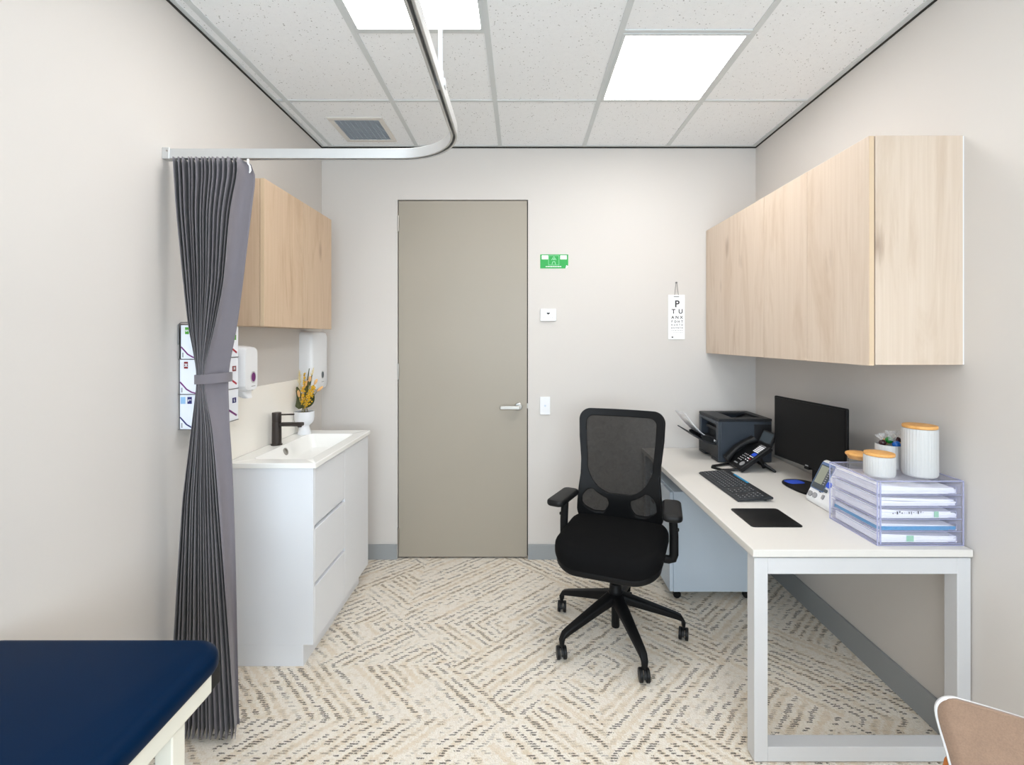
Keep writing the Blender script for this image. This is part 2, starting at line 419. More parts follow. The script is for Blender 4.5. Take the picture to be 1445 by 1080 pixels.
struct('pane', MB().box((WX0+WX1)/2+.025, WX1-.05, YF-.065, YF-.059, WZ0+.05, WZ1-.05), M['glass'], w1)
# skirtings
BH, BD = .098, .012
struct('baseboard_back', MB().box(XL, DX0-.002, YB-BD, YB, 0, BH).box(DX1+.002, XR, YB-BD, YB, 0, BH), M['base'], bevel=.002)
struct('baseboard_left', MB().box(XL, XL+BD, YF, YB-BD, 0, BH), M['base'], bevel=.002)
struct('baseboard_right', MB().box(XR-BD, XR, YF, YB-BD, 0, BH+.02), M['base'], bevel=.002)
# dark shadow line where walls meet the ceiling, and the wall angle
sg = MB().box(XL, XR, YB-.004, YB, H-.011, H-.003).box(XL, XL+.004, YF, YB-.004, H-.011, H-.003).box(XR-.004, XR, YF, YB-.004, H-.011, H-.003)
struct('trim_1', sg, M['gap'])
wa = MB().box(XL, XR, YB-.022, YB, H-.003, H).box(XL, XL+.022, YF, YB-.022, H-.003, H).box(XR-.03, XR, YF, YB-.022, H-.003, H)
struct('trim_2', wa, M['grid'])
# ceiling T-bars
TX = [-1.244, -.686, -.142, .405, .950]; TY = [2.551, 1.973, 1.395, .817, .239, -.339, -.917, -1.495]; bw = .012
tb = MB()
for x in TX: tb.box(x-bw, x+bw, YF, YB-.022, H-.004, H)
cross = {0: range(-1, 5)}
cols = [XL+.022] + TX + [XR-.03]
for r, y in enumerate(TY):
    for c in range(6):
        if r == 0 or (c == 2 and r in (1, 2, 4, 6)) or (c == 4 and r in (1, 3, 5, 7)) or (c in (0, 1, 3, 5) and r in (2, 4, 6)):
            x0 = cols[c] + (bw if c else 0); x1 = cols[c+1] - (bw if c < 5 else 0)
            tb.box(x0, x1, y-bw*.8, y+bw*.8, H-.004, H)
struct('trim_3', tb, M['grid'])

# door
dr = struct('door_1', MB().box(DX0+.006, DX1-.006, YB+.004, YB+.044, .012, DZ-.006), M['door'], bevel=.0015)
jm = MB().box(DX0-.002, DX0+.02, YB+.05, YB+.1, 0, DZ).box(DX1-.02, DX1+.002, YB+.05, YB+.1, 0, DZ).box(DX0, DX1, YB+.05, YB+.1, DZ-.02, DZ+.002).box(DX0, DX1, YB+.1, YB+.11, 0, DZ)
struct('door_jamb', jm, M['gap'], dr)
for y0, y1 in ((304, 327), (513, 536), (745, 768)):
    hm = MB().lathe([(.0055, 0), (.0055, bz(y0)-bz(y1))], (DX0+.006, YB-.003, bz(y1)), 12)
    struct('hinge', hm, M['chrome'], dr)
hx, hz = bx(731.5), bz(574)
ro = MB().lathe([(.026, 0), (.026, .006), (.022, .009), (.012, .009), (.010, .05)], (0,0,0), 28, True, frame((hx, YB+.004, hz), (1,0,0), (0,0,1)))
hd = struct('rose', ro, M['chrome'], dr)
lv = MB().box(hx-.118, hx+.012, YB-.058, YB-.046, hz-.013, hz+.012)
struct('lever', lv, M['chrome'], dr, bevel=.004, seg=3)
struct('latch', MB().box(DX1-.006, DX1-.001, YB+.002, YB+.02, hz-.012, hz+.02), M['chrome'], dr)

# ================================================================== CEILING FITTINGS
def ceiling_light(x0, x1, y0, y1, label):
    t = thing('ceiling_light', label, 'ceiling light', ((x0+x1)/2, (y0+y1)/2, H-.006), group='square ceiling panel lights')
    f = MB(); e = .012
    f.box(x0, x1, y0, y0+e, H-.007, H).box(x0, x1, y1-e, y1, H-.007, H).box(x0, x0+e, y0+e, y1-e, H-.007, H).box(x1-e, x1, y0+e, y1-e, H-.007, H)
    obj('frame', f, M['grid'], t)
    obj('diffuser', MB().box(x0+e, x1-e, y0+e, y1-e, H-.005, H-.001), M['lamp'], t)
ceiling_light(TX[3]+bw, TX[4]-bw, TY[1]+.01, TY[0]-.01, 'lit white square ceiling panel nearer the wall with the wooden cabinets')
ceiling_light(TX[1]+bw, TX[2]-bw, TY[2]+.01, TY[1]-.01, 'lit white square ceiling panel above the curved curtain track')
ceiling_light(TX[3]+bw, TX[4]-bw, TY[5]+.01, TY[4]-.01, 'added unseen fill light panel over the visitor chair end of the room')  # out of view above the camera, added to brighten the room
ceiling_light(TX[1]+bw, TX[2]-bw, TY[6]+.01, TY[5]-.01, 'added unseen fill light panel over the treatment table end of the room')  # second unseen panel, added behind the camera as fill light
# air vent
vx0, vx1, vy0, vy1 = -1.108, -.792, 2.735, 3.07
t = thing('ceiling_vent', 'square ceiling air vent with grey louvres and pale frame', 'vent', ((vx0+vx1)/2, (vy0+vy1)/2, H-.01))
e = .03; f = MB()
f.box(vx0, vx1, vy0, vy0+e, H-.009, H).box(vx0, vx1, vy1-e, vy1, H-.009, H).box(vx0, vx0+e, vy0+e, vy1-e, H-.009, H).box(vx1-e, vx1, vy0+e, vy1-e, H-.009, H)
obj('frame', f, M['desk'], t, bevel=.003)
gr = MB()
for i in range(15):
    y = vy0+e+.009 + i*(vy1-vy0-2*e-.018)/14
    gr.cbox(((vx0+vx1)/2, y, H-.006), (vx1-vx0-2*e, .013, .0016), Matrix.Rotation(math.radians(12), 4, 'X'))
for i in range(1, 9):
    x = vx0+e + i*(vx1-vx0-2*e)/9; gr.box(x-.001, x+.001, vy0+e, vy1-e, H-.0095, H-.003)
obj('grille', gr, M['ventg'], t)
obj('duct_plate', MB().box(vx0+e, vx1-e, vy0+e, vy1-e, H-.002, H-.0005), M['ventg'], t)

# curtain track
TZ0, TH, CY = 2.101, .036, 1.774
t = thing('curtain_track', 'silver aluminium hospital curtain track curving from left wall below ceiling', 'curtain track', (XL, CY, TZ0))
TXX = -.220; RR = .226
path = [(XL+.012, CY, TZ0), (TXX-RR, CY, TZ0)]
for i in range(1, 17):
    a = PI/2 - PI/2*i/16; path.append((TXX-RR + RR*math.cos(a), CY-RR + RR*math.sin(a), TZ0))
path += [(TXX, 1.0, TZ0), (TXX, 0, TZ0), (TXX, YF+.012, TZ0)]
prof = [(-.011,0),(-.004,0),(-.004,.003),(-.009,.003),(-.009,.032),(.009,.032),(.009,.003),(.004,.003),(.004,0),(.011,0),(.011,TH),(-.011,TH)]
obj('rail', MB().sweep(path, prof), M['alu'], t, bevel=.0012, seg=1)
br = MB().box(XL, XL+.026, CY-.016, CY+.016, TZ0-.003, TZ0+TH+.003)
wb = obj('wall_bracket', br, M['alu'], t, bevel=.002)
obj('screw', MB().lathe([(.0035, 0), (.003, .002)], (0,0,0), 12, True, frame((XL+.019, CY-.016, TZ0+TH*.72), (1,0,0), (0,0,1))), M['chrome'], wb)
obj('wall_bracket', MB().box(TXX-.016, TXX+.016, YF, YF+.026, TZ0-.003, TZ0+TH+.003), M['alu'], t, bevel=.002)
hy = 1.304
hb = MB().box(TXX-.014, TXX+.014, hy-.012, hy+.012, TZ0+TH*.55, TZ0+TH+.004).lathe([(.0085, TZ0+TH+.004), (.0085, TZ0+TH+.028)], (TXX, hy, 0), 14)
hg = obj('ceiling_hanger', MB().lathe([(.0062, TZ0+TH+.02), (.0062, H)], (TXX, hy, 0), 14), M['plastic'], t, label='white hanger rod')
obj('clamp', hb, M['plastic'], hg)

# ================================================================== CURTAIN
def interp(tab, y):
    for (a, va), (b, vb) in zip(tab, tab[1:]):
        if y <= b:
            q = (y-a)/(b-a); q = max(0, min(1, q)); return va + (vb-va)*q
    return tab[-1][1]
Lt = [(224,243),(300,248),(400,258),(460,265),(510,275),(534,278),(560,275),(600,270),(700,257),(800,250),(900,244),(1030,238)]
Dt = [(224,333),(240,337),(300,325),(400,316),(460,304),(510,291),(534,287),(560,291),(600,299),(640,303),(752,312),(897,324),(1030,333)]
Rt = [(224,352),(245,362),(300,355),(400,343),(460,335),(510,325),(534,322),(600,324),(640,327),(700,330),(800,333),(900,335),(1030,338)]
At = [(224,.07),(300,.085),(400,.08),(480,.062),(534,.045),(590,.062),(700,.085),(900,.09),(1030,.08)]
def smooth_tab(tab, y): return (interp(tab, y-14)+2*interp(tab, y)+interp(tab, y+14))/4
tc = thing('privacy_curtain', 'grey pleated privacy curtain gathered with a tie, hanging from the track', 'curtain', (X(290, CY), CY, .05))
NP, SP, NR, NFl = 14, 14, 84, 9
rnd = [random.uniform(.6, 1.2) for _ in range(NP+2)]; rn2 = [random.uniform(-1.0, 1.0) for _ in range(NP+2)]; ph = [random.uniform(0, 6) for _ in range(NP+2)]
edge_ = [0]
for k in range(NP): edge_.append(edge_[-1] + random.uniform(.65, 1.4))
rows = []
for r in range(NR+1):
    q = r/NR; py = 226 + q*(1026-226); row = []
    L, D, R, A = smooth_tab(Lt, py), smooth_tab(Dt, py), smooth_tab(Rt, py), smooth_tab(At, py)
    z = Z(py, CY)
    for i in range(NP*SP+1):
        p = i/SP; k = min(int(p), NP-1); fr = p-k
        # each fold runs back from its rounded front edge, then doubles forward behind the next one
        if fr < .6: adv = 1.16*fr/.6; d = .5-.5*math.cos(PI*fr/.6)
        else: adv = 1.16 - .16*(fr-.6)/.4; d = .5+.5*math.cos(PI*(fr-.6)/.4)
        if k == NP-1: adv = min(adv, 1.0)
        A_ = A*(rnd[k]*(1-fr)+rnd[k+1]*fr)
        px = L + (D-L)*(edge_[k] + (edge_[k+1]-edge_[k])*adv)/edge_[NP] + .5*math.sin(ph[k]+q*8)*(0 if k == 0 else 1)
        yy = CY - A/2 + A_*d - .015*q*q; row.append(Vector((X(px, yy), yy, z)))
    y_end = row[-1].y
    for i in range(1, NFl+1):
        s = i/NFl; px = D + (R-D)*s
        yy = y_end + (.012*math.sin(PI*s) + .035*s) + .006*math.sin(q*7+s*3)
        zz = z
        if r <= 2: zz -= .016*s*s*(1-r/3)
        if r == NR: zz += .02 + .03*s
        row.append(Vector((X(px, yy), yy, zz)))
    rows.append(row)
cl = MB().loft(rows, caps=False, closed=False)
oc = obj('cloth', cl, M['curtain'], tc, ang=80)
md = oc.modifiers.new('thick', 'SOLIDIFY'); md.thickness = .001
# fabric tie
tz = Z(534, CY); rings = []
cx = (X(277.5, CY)+X(321.5, CY))/2; rx = (X(321.5, CY)-X(277.5, CY))/2 + .003
for (dz, dr_) in ((-.017, .0), (-.017, .002), (.017, .002), (.017, .0)):
    rings.append([Vector((cx + (rx+dr_)*math.cos(2*PI*i/48), CY + .008 + (.052+dr_)*math.sin(2*PI*i/48), tz + dz + .07*rx*math.cos(2*PI*i/48))) for i in range(48)])
obj('tie_band', MB().loft(rings, caps=False, loop=True), M['curtain'], tc)
for i, px in enumerate([246, 256, 266, 276, 286, 296, 306, 316, 326, 334, 355]):
    x = X(px, CY); hk = MB().tube([(x, CY, TZ0+.008), (x, CY, TZ0-.008), (x+.003, CY+.006, TZ0-.014), (x+.004, CY+.008, TZ0-.03), (x+.002, CY+.006, TZ0-.04)], [.004, .003, .0028, .004, .002], 8)
    if px == 355: hk.xf(Matrix.Translation((.004, -.030, -.018)))
    else: hk.xf(Matrix.Translation((0, .018, 0)))
    obj('hook', hk, M['plastic'], tc, label='white plastic curtain hook')

# ================================================================== VANITY
V0, V1, VXF, VT = 2.125, 2.882, -.917, .896
t = thing('vanity_unit', 'white bathroom vanity cabinet with drawers under the basin top', 'vanity', ((XL+VXF)/2, (V0+V1)/2, 0))
obj('body', MB().box(XL+.002, VXF-.02, V0+.014, V1-.014, .095, .78).box(XL+.002, VXF-.0005, V0, V0+.014, .095, .872).box(XL+.002, VXF-.02, V1-.014, V1, .095, .872).box(VXF-.034, VXF-.02, V0+.014, V1-.014, .78, .872), M['white'], t, bevel=.0012)
obj('kickboard', MB().box(XL+.002, -.962, V0+.002, V1-.03, .0, .095), M['white'], t, bevel=.001)
ym = 2.503
for z0, z1 in ((.098, .343), (.361, .598), (.616, .866)):
    obj('drawer', MB().box(VXF-.018, VXF, V0+.0155, ym-.0008, z0, z1), M['white'], t, bevel=.0015)
obj('door', MB().box(VXF-.018, VXF, ym+.0008, V1-.001, .098, .866), M['white'], t, bevel=.0012)
# ceramic top with moulded basin
bcx, bcy, bw_, bd_ = -1.093, 2.485, .25, .575
outw = (XL+.002, VXF+.012); ocx = (outw[0]+outw[1])/2; ow = outw[1]-outw[0]; oy = (V0+V1)/2; od = V1-V0+.014
rings = [ring3(rrect(ow, od, .004, 6, ocx, oy), .874), ring3(rrect(ow, od, .004, 6, ocx, oy), VT-.003), ring3(rrect(ow-.006, od-.006, .003, 6, ocx, oy), VT),
         ring3(rrect(bw_+.012, bd_+.012, .03, 6, bcx, bcy), VT), ring3(rrect(bw_, bd_, .026, 6, bcx, bcy), VT-.006),
         ring3(rrect(bw_-.05, bd_-.05, .03, 6, bcx, bcy), VT-.07), ring3(rrect(bw_-.10, bd_-.12, .03, 6, bcx, bcy), VT-.085), ring3(rrect(.03, .06, .014, 6, bcx, bcy), VT-.09)]
under = [ring3(rrect(bw_+.03, bd_+.03, .03, 6, bcx, bcy), .874), ring3(rrect(bw_+.01, bd_+.01, .03, 6, bcx, bcy), VT-.098), ring3(rrect(.03, .06, .014, 6, bcx, bcy), VT-.100)]
tb_ = MB().loft(list(reversed(under)) + rings, caps=True)
tp = obj('basin_top', tb_, M['ceramic'], t, ang=40)
m = frame((bcx-bw_/2+.0115, 2.470, VT-.030), (0,1,0), (-.36,0,1))
obj('overflow_ring', MB().lathe([(.0105, -.008), (.0185, -.008), (.019, .001), (.018, .003), (.0115, .003), (.0105, -.001)], (0,0,0), 24, True, m), M['chrome'], tp)
obj('drain', MB().lathe([(.02, 0), (.02, .003), (.012, .004)], (bcx, bcy, VT-.0905), 20), M['chrome'], tp)
# tap
fx, fy = -1.262, 2.487
t = thing('basin_tap', 'dark gunmetal mixer tap standing at the back of the basin top', 'tap', (fx, fy, VT))
obj('body', MB().lathe([(.0275, 0), (.0275, .005), (.0235, .006), (.0225, .118), (.0215, .119), (.0225, .121), (.0225, .164), (.021, .167), (.004, .167)], (fx, fy, VT), 32), M['tap'], t)
sp_ = MB().cbox((fx+.078, fy, VT+.106), (.115, .034, .018)); obj('spout', sp_, M['tap'], t, bevel=.005, seg=3)
obj('aerator', MB().lathe([(.0105, 0), (.0105, .008)], (fx+.118, fy, VT+.091), 20), M['tap'], t)
obj('lever', MB().tube([(fx+.018, fy, VT+.155), (fx+.09, fy, VT+.157)], .0042, 12), M['tap'], t)
# splashback
tag(obj('splashback', MB().box(XL, XL+.006, V0-.01, V1+.0, VT+.001, 1.207), M['splash'], bevel=.001), 'cream gloss splashback panel on the wall above the vanity', 'splashback')

# vase and dried flowers
px_, py_ = X(426, 2.77)+.012, 2.775
t = thing('footed_vase', 'small white footed ceramic vase on the corner of the basin top', 'vase', (px_, py_, VT))
obj('bowl', MB().lathe([(.0, .0), (.035, 0), (.036, .004), (.032, .02), (.026, .042), (.027, .05), (.042, .062), (.051, .078), (.054, .098), (.054, .128), (.052, .13), (.049, .128), (.049, .1), (.03, .075), (.0, .072)], (px_, py_, VT), 40, False), M['white'], t)
obj('filling', MB().lathe([(.0, 0), (.0485, 0), (.0485, .002), (0, .004)], (px_, py_, VT+.119), 24, False), M['soil'], t)
fl = thing('dried_flower_bunch', 'yellow, peach and olive dried flower bunch in the white vase', 'flowers', (px_, py_, VT+.12))
def curve(p0, p1, bend, n=7):
    p0, p1 = Vector(p0), Vector(p1); d = p1-p0; pts = []
    for i in range(n):
        s = i/(n-1); pts.append(p0 + d*s + Vector(bend)*math.sin(PI*s))
    return pts
root = Vector((px_, py_, VT+.118))
def fpt(px, py, dy=0.0): return at(px, py, py_+dy)
tails = [((420.5,551),(422.5,561)), ((427,557),(427.5,566)), ((428,545),(427.5,555)), ((431,538),(430,547)), ((433.5,537),(433,545)), ((438,531),(436.5,539)), ((447.5,535),(443.5,543)), ((455.5,545.5),(447.5,552.5))]
for i, (tp_, bt) in enumerate(tails):
    dy = random.uniform(-.02, .02); a, b = fpt(*bt, dy), fpt(*tp_, dy)
    hp = curve(b, a, (0,0,0), 9); hd_ = obj('seed_head', MB().tube(hp, [.0028, .0055, .0072, .0078, .008, .0077, .007, .0058, .002], 10), M['tail'], fl)
    obj('stem', MB().tube(curve(root + Vector((random.uniform(-.02,.02), random.uniform(-.02,.02), 0)), a, (.004, 0, .004)), .0013, 6), M['stem'], hd_)
for (pa, pb, mat_, n, rr) in (((430,578),(442,545),'yel',150,.013), ((426,575),(430,526),'yel',60,.007)):
    a, b = fpt(*pa, -.02), fpt(*pb, -.012); mb = MB()
    for i in range(n):
        s = random.random()**.9; c = a + (b-a)*(.12+.88*s); k = rr*(.6+.9*math.sin(PI*min(1, .2+s*.75)))
        c = c + Vector((random.gauss(0,.5), random.gauss(0,.5), random.gauss(0,.4)))*k
        mb.lathe([(.0005, -.0042), (.0038, -.001), (.003, .003), (.0005, .0045)], c, 6)
    sp = obj('flower_spike', mb, M[mat_], fl); obj('stem', MB().tube(curve(root, b, (0,0,0)), .0016, 6), M['stem'], sp)
def leafmb(base, tip, w, nrm, cup=.012):
    base, tip = Vector(base), Vector(tip); d = tip-base; side = d.normalized().cross(Vector(nrm)).normalized(); n3 = side.cross(d.normalized()); rows = []
    for i in range(10):
        s = i/9; ww = w*math.sin(PI*(.06+.9*s**.85))**.8; c = base + d*s + n3*(-cup*math.sin(PI*s))
        rows.append([c + side*ww*k + n3*(cup*.7*abs(k)) for k in (-1, -.5, 0, .5, 1)])
    up = MB().loft(rows, False, False); return up
for (pa, pb, w, dy, nr) in (((424,577),(413.5,549),.026,.012,(.3,-1,0)), ((423,577),(420,546),.022,.02,(0,-1,.2)), ((433,575),(444,556),.022,.012,(-.3,-1,0)), ((427,576),(436,538),.009,.01,(0,-1,0)), ((428,576),(441,529),.006,.015,(0,-1,0)), ((426,576),(437,520),.004,.018,(0,-1,0))):
    o = obj('leaf', leafmb(fpt(*pa, dy), fpt(*pb, dy), w, nr), M['leaf'], fl); md = o.modifiers.new('thick', 'SOLIDIFY'); md.thickness = .001
for (pa, pb, sp_w) in (((424,575),(422.5,523),.014), ((430,575),(443,519),.010)):
    a, b = fpt(*pa, .02), fpt(*pb, .024); mb = MB().tube(curve(a, b, (-.005,0,0)), .001, 5); d = b-a
    for i in range(110):
        s = .35+.65*random.random(); c = a+d*s; e_ = c + Vector((random.gauss(0,1)*sp_w, random.gauss(0,1)*sp_w*.6, .018+random.random()*.012))*math.sin(PI*(.15+.8*(s-.35)/.65))
        mb.tube([c, (c+e_)/2 + Vector((0,0,.002)), e_], [.0006, .0007, .0002], 3)
    obj('plume', mb, M['plume'], fl)

# ================================================================== LEFT WALL: cabinet, glove rack, dispensers
C0, C1, CXF, CZ0, CZ1 = 2.135, 2.887, -1.138, 1.4995, 2.152
t = thing('wall_cabinet', 'shallow two-door oak wall cabinet above the vanity', 'cabinet', ((XL+CXF)/2, (C0+C1)/2, CZ0))
obj('body', MB().box(XL, CXF-.02, C0, C1, CZ0, CZ1), M['oak'], t, bevel=.0008)
cm = (C0+C1)/2
obj('door', MB().box(CXF-.018, CXF, C0, cm-.002, CZ0-.002, CZ1), M['oak'], t, bevel=.0008)
obj('door', MB().box(CXF-.018, CXF, cm+.002, C1, CZ0-.002, CZ1), M['oak'], t, bevel=.0008)
obj('edge_strip', MB().box(CXF-.0176, CXF-.0008, C0-.0012, C0, CZ0, CZ1), M['woodedge'], t, label='paler edge strip')

GX, GY0, GY1 = -1.220, 1.842, 2.078
t = thing('glove_box_rack', 'grey wire rack on left wall holding three glove boxes', 'rack', (XL, (GY0+GY1)/2, 1.095))
rk = MB().box(XL, XL+.002, GY0+.004, GY1-.004, 1.095, 1.50)
for z in (1.096, 1.2305, 1.3645):
    rk.box(XL, GX+.002, GY0-.002, GY1+.002, z-.0012, z+.0008)
obj('shelf_plate', rk, M['wire'], t)
wr = MB()
for y in (GY0-.0035, GY1+.0035):
    wr.tube([(XL+.003, y, 1.42), (XL+.003, y, 1.495), (XL+.012, y, 1.504), (XL+.06, y, 1.504)], .0022, 8)
wr.tube([(XL+.06, GY0-.0035, 1.504), (XL+.06, GY1+.0035, 1.504)], .0022, 8)
obj('wire_frame', wr, M['wire'], t)
boxes = [('green', 'S', 1.3655, 1.494, 'top', 'green', 'purple', 'red'), ('dred', 'M', 1.2315, 1.3625, 'middle', 'dark red', 'purple', 'red'), ('navyp', 'L', 1.0972, 1.2285, 'bottom', 'navy', 'navyp', 'purple')]
for key_, let, z0, z1, pos, cname, st, st2 in boxes:
    t = thing('glove_box', 'white disposable glove box with %s size label, %s of the wall rack' % (cname, pos), 'glove box', ((XL+GX)/2, (GY0+GY1)/2, z0), group='glove boxes in the wall rack')
    ins = .006 if pos == 'top' else .002
    obj('carton', MB().box(XL+.004+ins, GX, GY0, GY1, z0, z1), M['carton'], t, bevel=.001)
    me_ = frame((XL+.004+ins, GY0, z0), (1,0,0), (0,0,1)); h = z1-z0; w = GX-XL-.004-ins
    lw, lz = .024, h-.034
    lb = obj('size_label', MB().prism(rectp(.006, .006+lw, lz, lz+.026), me_, 0, .0008), M['plastic'], t)
    if pos == 'bottom':
        obj('size_patch', MB().prism(rectp(.004, .022, lz, lz+.026), me_, .0006, .0014), M['sky'], t)
        obj('size_patch', MB().prism(rectp(.030, .046, lz, lz+.026), me_, .0, .0014), M[key_], t)
        lp = (.038, lz+.013)
    else:
        obj('size_patch', MB().prism(rectp(.017, .031, lz, lz+.026), me_, .0, .0014), M[key_], t)
        lp = (.024, lz+.013)
    obj('size_letter', text(let, .016, me_ @ Matrix.Translation((lp[0], lp[1], .0016)) @ Matrix.Rotation(-PI/2, 4, 'Z'), .0006), M['plastic'], t)
    obj('stripe', MB().prism(ribbon([(.001, .046), (.012, .034), (.026, .018), (.045, .007), (.06, .003)], .005), me_, 0, .0008), M[st], t)
    for rp in (rectp(.006, .010, .006, .024), rectp(w-.020, w-.017, .02, .06), rectp(w-.014, w-.011, .02, .05)): obj('small_print', MB().prism(rp, me_, 0, .0007), M['inkg'], t)
    # long front face (towards the room)
    mf = frame((GX, GY0, z0), (0,1,0), (0,0,1)); L = GY1-GY0
    obj('front_stripe', MB().prism(ribbon([(.10, .085), (.14, .062), (.18, .042), (L-.012, .018)], .008), mf, 0, .0008), M[st2], t)
    obj('dispensing_slot', MB().prism(ribbon([(L/2+.055*math.cos(a*2*PI/30)-.02, h/2+.034*math.sin(a*2*PI/30)+.002) for a in range(31)], .0025), mf, 0, .0009), M['inkg'], t)
    obj('front_label', MB().prism(rectp(L-.042, L-.016, h*.56, h*.56+.022), mf, 0, .0010), M[key_], t)
    obj('front_letter', text(let, .016, mf @ Matrix.Translation((L-.029, h*.56+.011, .0012)), .0006), M['plastic'], t)

def dispenser(name, label, y0, y1, z0, z1, xf, oval, nozzle):
    t = thing(name, label, 'dispenser', (XL, (y0+y1)/2, z0))
    d = xf-XL; w = y1-y0; rings = []
    # rounded-front shell: stack of rounded rectangles growing out from the wall
    for i, (q, s) in enumerate(((0, 1), (.55, 1), (.8, .985), (.93, .95), (1, .88))):
        o = rrect(w*s, (z1-z0)*(1-(1-s)*.6), .03*s, 8)
        rings.append([Vector((XL + d*q, (y0+y1)/2 + a, (z0+z1)/2 + b - (.0 if q < .8 else .003))) for a, b in o])
    obj('cover', MB().loft(rings), M['plastic'], t, ang=50)
    mf = frame((xf, (y0+y1)/2, z0), (0,1,0), (0,0,1))
    wz = .06 if nozzle else .085
    win = obj('window_surround', MB().prism(ellp(.014 if nozzle else .03, wz, .021, .026), mf, -.004, .0012), M['alu'] , t)
    obj('sight_window', MB().prism(ellp(.014 if nozzle else .03, wz, .015, .020), mf, 0, .0022), M[oval], t)
    obj('small_print', MB().prism(rectp(.0, .03, wz-.042, wz-.039) if nozzle else rectp(.015, .05, wz-.045, wz-.042), mf, -.003, .0006), M['inkg'], t)
    if nozzle:
        nm = MB().loft([ring3(rrect(.062, .07, .012, 5, xf-.045, (y0+y1)/2), z0+.004), ring3(rrect(.056, .06, .012, 5, xf-.04, (y0+y1)/2), z0-.012), ring3(rrect(.03, .035, .01, 5, xf-.018, (y0+y1)/2), z0-.032)])
        obj('push_lever', nm, M['plastic'], t)
    return t
dispenser('soap_dispenser', 'white soap dispenser with purple oval window beside the glove boxes', 2.086, 2.196, 1.212, 1.412, -1.198, 'purple', True)
td = dispenser('paper_towel_dispenser', 'tall white paper towel dispenser on the wall behind the dried flowers', 2.842, 3.07, 1.135, 1.487, -1.232, 'lcdf', False)

# ================================================================== RIGHT WALL CABINETS
K0, K1, KXF, KZ0, KZ1 = 1.672, 3.155, 1.202, 1.352, 2.146
t = thing('wall_cabinet', 'long pale oak overhead cabinet on right wall above the desk', 'cabinet', ((XR+KXF)/2, (K0+K1)/2, KZ0))
obj('body', MB().box(KXF+.022, XR-.004, K0+.018, K1, KZ0+.002, KZ1-.001), M['wood'], t)
obj('end_panel', MB().box(KXF+.021, XR-.004, K0, K0+.0178, KZ0, KZ1), M['wood'], t, bevel=.0008)
obj('edge_strip', MB().box(XR-.0038, XR, K0+.001, K1, KZ0+.001, KZ1-.001), M['white'], t, label='white back edge')
for a, b in ((K0+.002, 2.037), (2.037, 2.40), (2.40, K1)):
    obj('door', MB().box(KXF, KXF+.018, a+.001, b-.001, KZ0-.003, KZ1), M['wood'], t, bevel=.0008)
obj('door_edge', MB().box(KXF+.0012, KXF+.0172, K0+.0012, K0+.0029, KZ0-.002, KZ1-.001), M['woodedge'], t, label='paler door edge')

# ================================================================== BACK WALL FITTINGS
WB = frame((0, YB, 0), (1,0,0), (0,0,1))     # x = world x, y = world z, out of the wall towards the room
sx0, sx1, sz0, sz1 = bx(762.3), bx(801.8), bz(379), bz(359.3)
t = thing('evacuation_sign', 'small green safety sign with white labels right of the door', 'sign', ((sx0+sx1)/2, YB, sz0))
obj('plate', MB().prism([(sx0,sz0),(sx1-.018,sz0),(sx1,sz0+.02),(sx1,sz1),(sx0,sz1)], WB, 0, .002), M['sign'], t)
obj('white_label', MB().prism(rectp(sx0+.010, sx0+.052, sz1-.032, sz1-.006), WB, .001, .0026), M['paper'], t)
obj('white_label', MB().prism(rectp(sx1-.052, sx1-.010, sz1-.032, sz1-.006), WB, .001, .0026), M['paper'], t)
mx = (sx0+sx1)/2-.002; pic = MB(); a, b, c, d = mx-.036, mx+.034, sz0+.022, sz1-.007
for p in (rectp(a, b, d-.002, d), rectp(a, b, c, c+.002), rectp(a, a+.002, c, d), rectp(b-.002, b, c, d)): pic.prism(p, WB, .001, .0025)
pic.prism(ribbon([(mx-.015, sz0+.055), (mx, sz0+.078), (mx+.014, sz0+.055)], .004), WB, .001, .0025)
pic.prism(ellp(mx, sz0+.0605, .0048, .0048), WB, .001, .0024)
pic.prism(ribbon([(mx-.013, sz0+.026), (mx-.006, sz0+.045), (mx+.005, sz0+.046), (mx+.011, sz0+.026)], .0035), WB, .001, .0025)
obj('pictogram', pic, M['paleg'], t)
ln = MB(); x = sx0+.036
while x < sx1-.045:
    w = random.choice((.004, .006, .009)); ln.prism(rectp(x, x+w, sz0+.009, sz0+.0145), WB, .001, .0026); x += w+.0022
obj('print_line', ln, M['paper'], t)
obj('curled_corner', MB().prism([(sx1-.018, sz0), (sx1-.012, sz0+.022), (sx1, sz0+.012)], WB, .002, .004), M['paper'], t)

sx0, sx1, sz0, sz1 = bx(762.3), bx(784.7), bz(453.3), bz(436)
t = thing('call_panel', 'landscape white wall panel with a dark heart-shaped button, below the green sign', 'wall panel', ((sx0+sx1)/2, YB, sz0))
obj('plate', MB().prism(rectp(sx0, sx1, sz0, sz1), WB, -.001, .016), M['plastic'], t, bevel=.003)
hx_, hz_ = (sx0+sx1)/2, (sz0+sz1)/2+.009
heart = [(hx_+.0095*math.sin(a)**3*1.1, hz_+.0065*(13*math.cos(a)-5*math.cos(2*a)-2*math.cos(3*a)-math.cos(4*a))/13) for a in [2*PI*i/40 for i in range(40)]]
obj('button', MB().prism(heart, WB, .015, .018), M['ink'], t)
for q, w in ((-.030, -.019), (-.012, -.016), (.014, -.017), (.028, -.019), (-.026, .018), (.0, .026)): obj('indicator', MB().prism(ellp(hx_+q, hz_-.009+w, .0022, .0022, 10), WB, .015, .0168), M['inkg'], t)

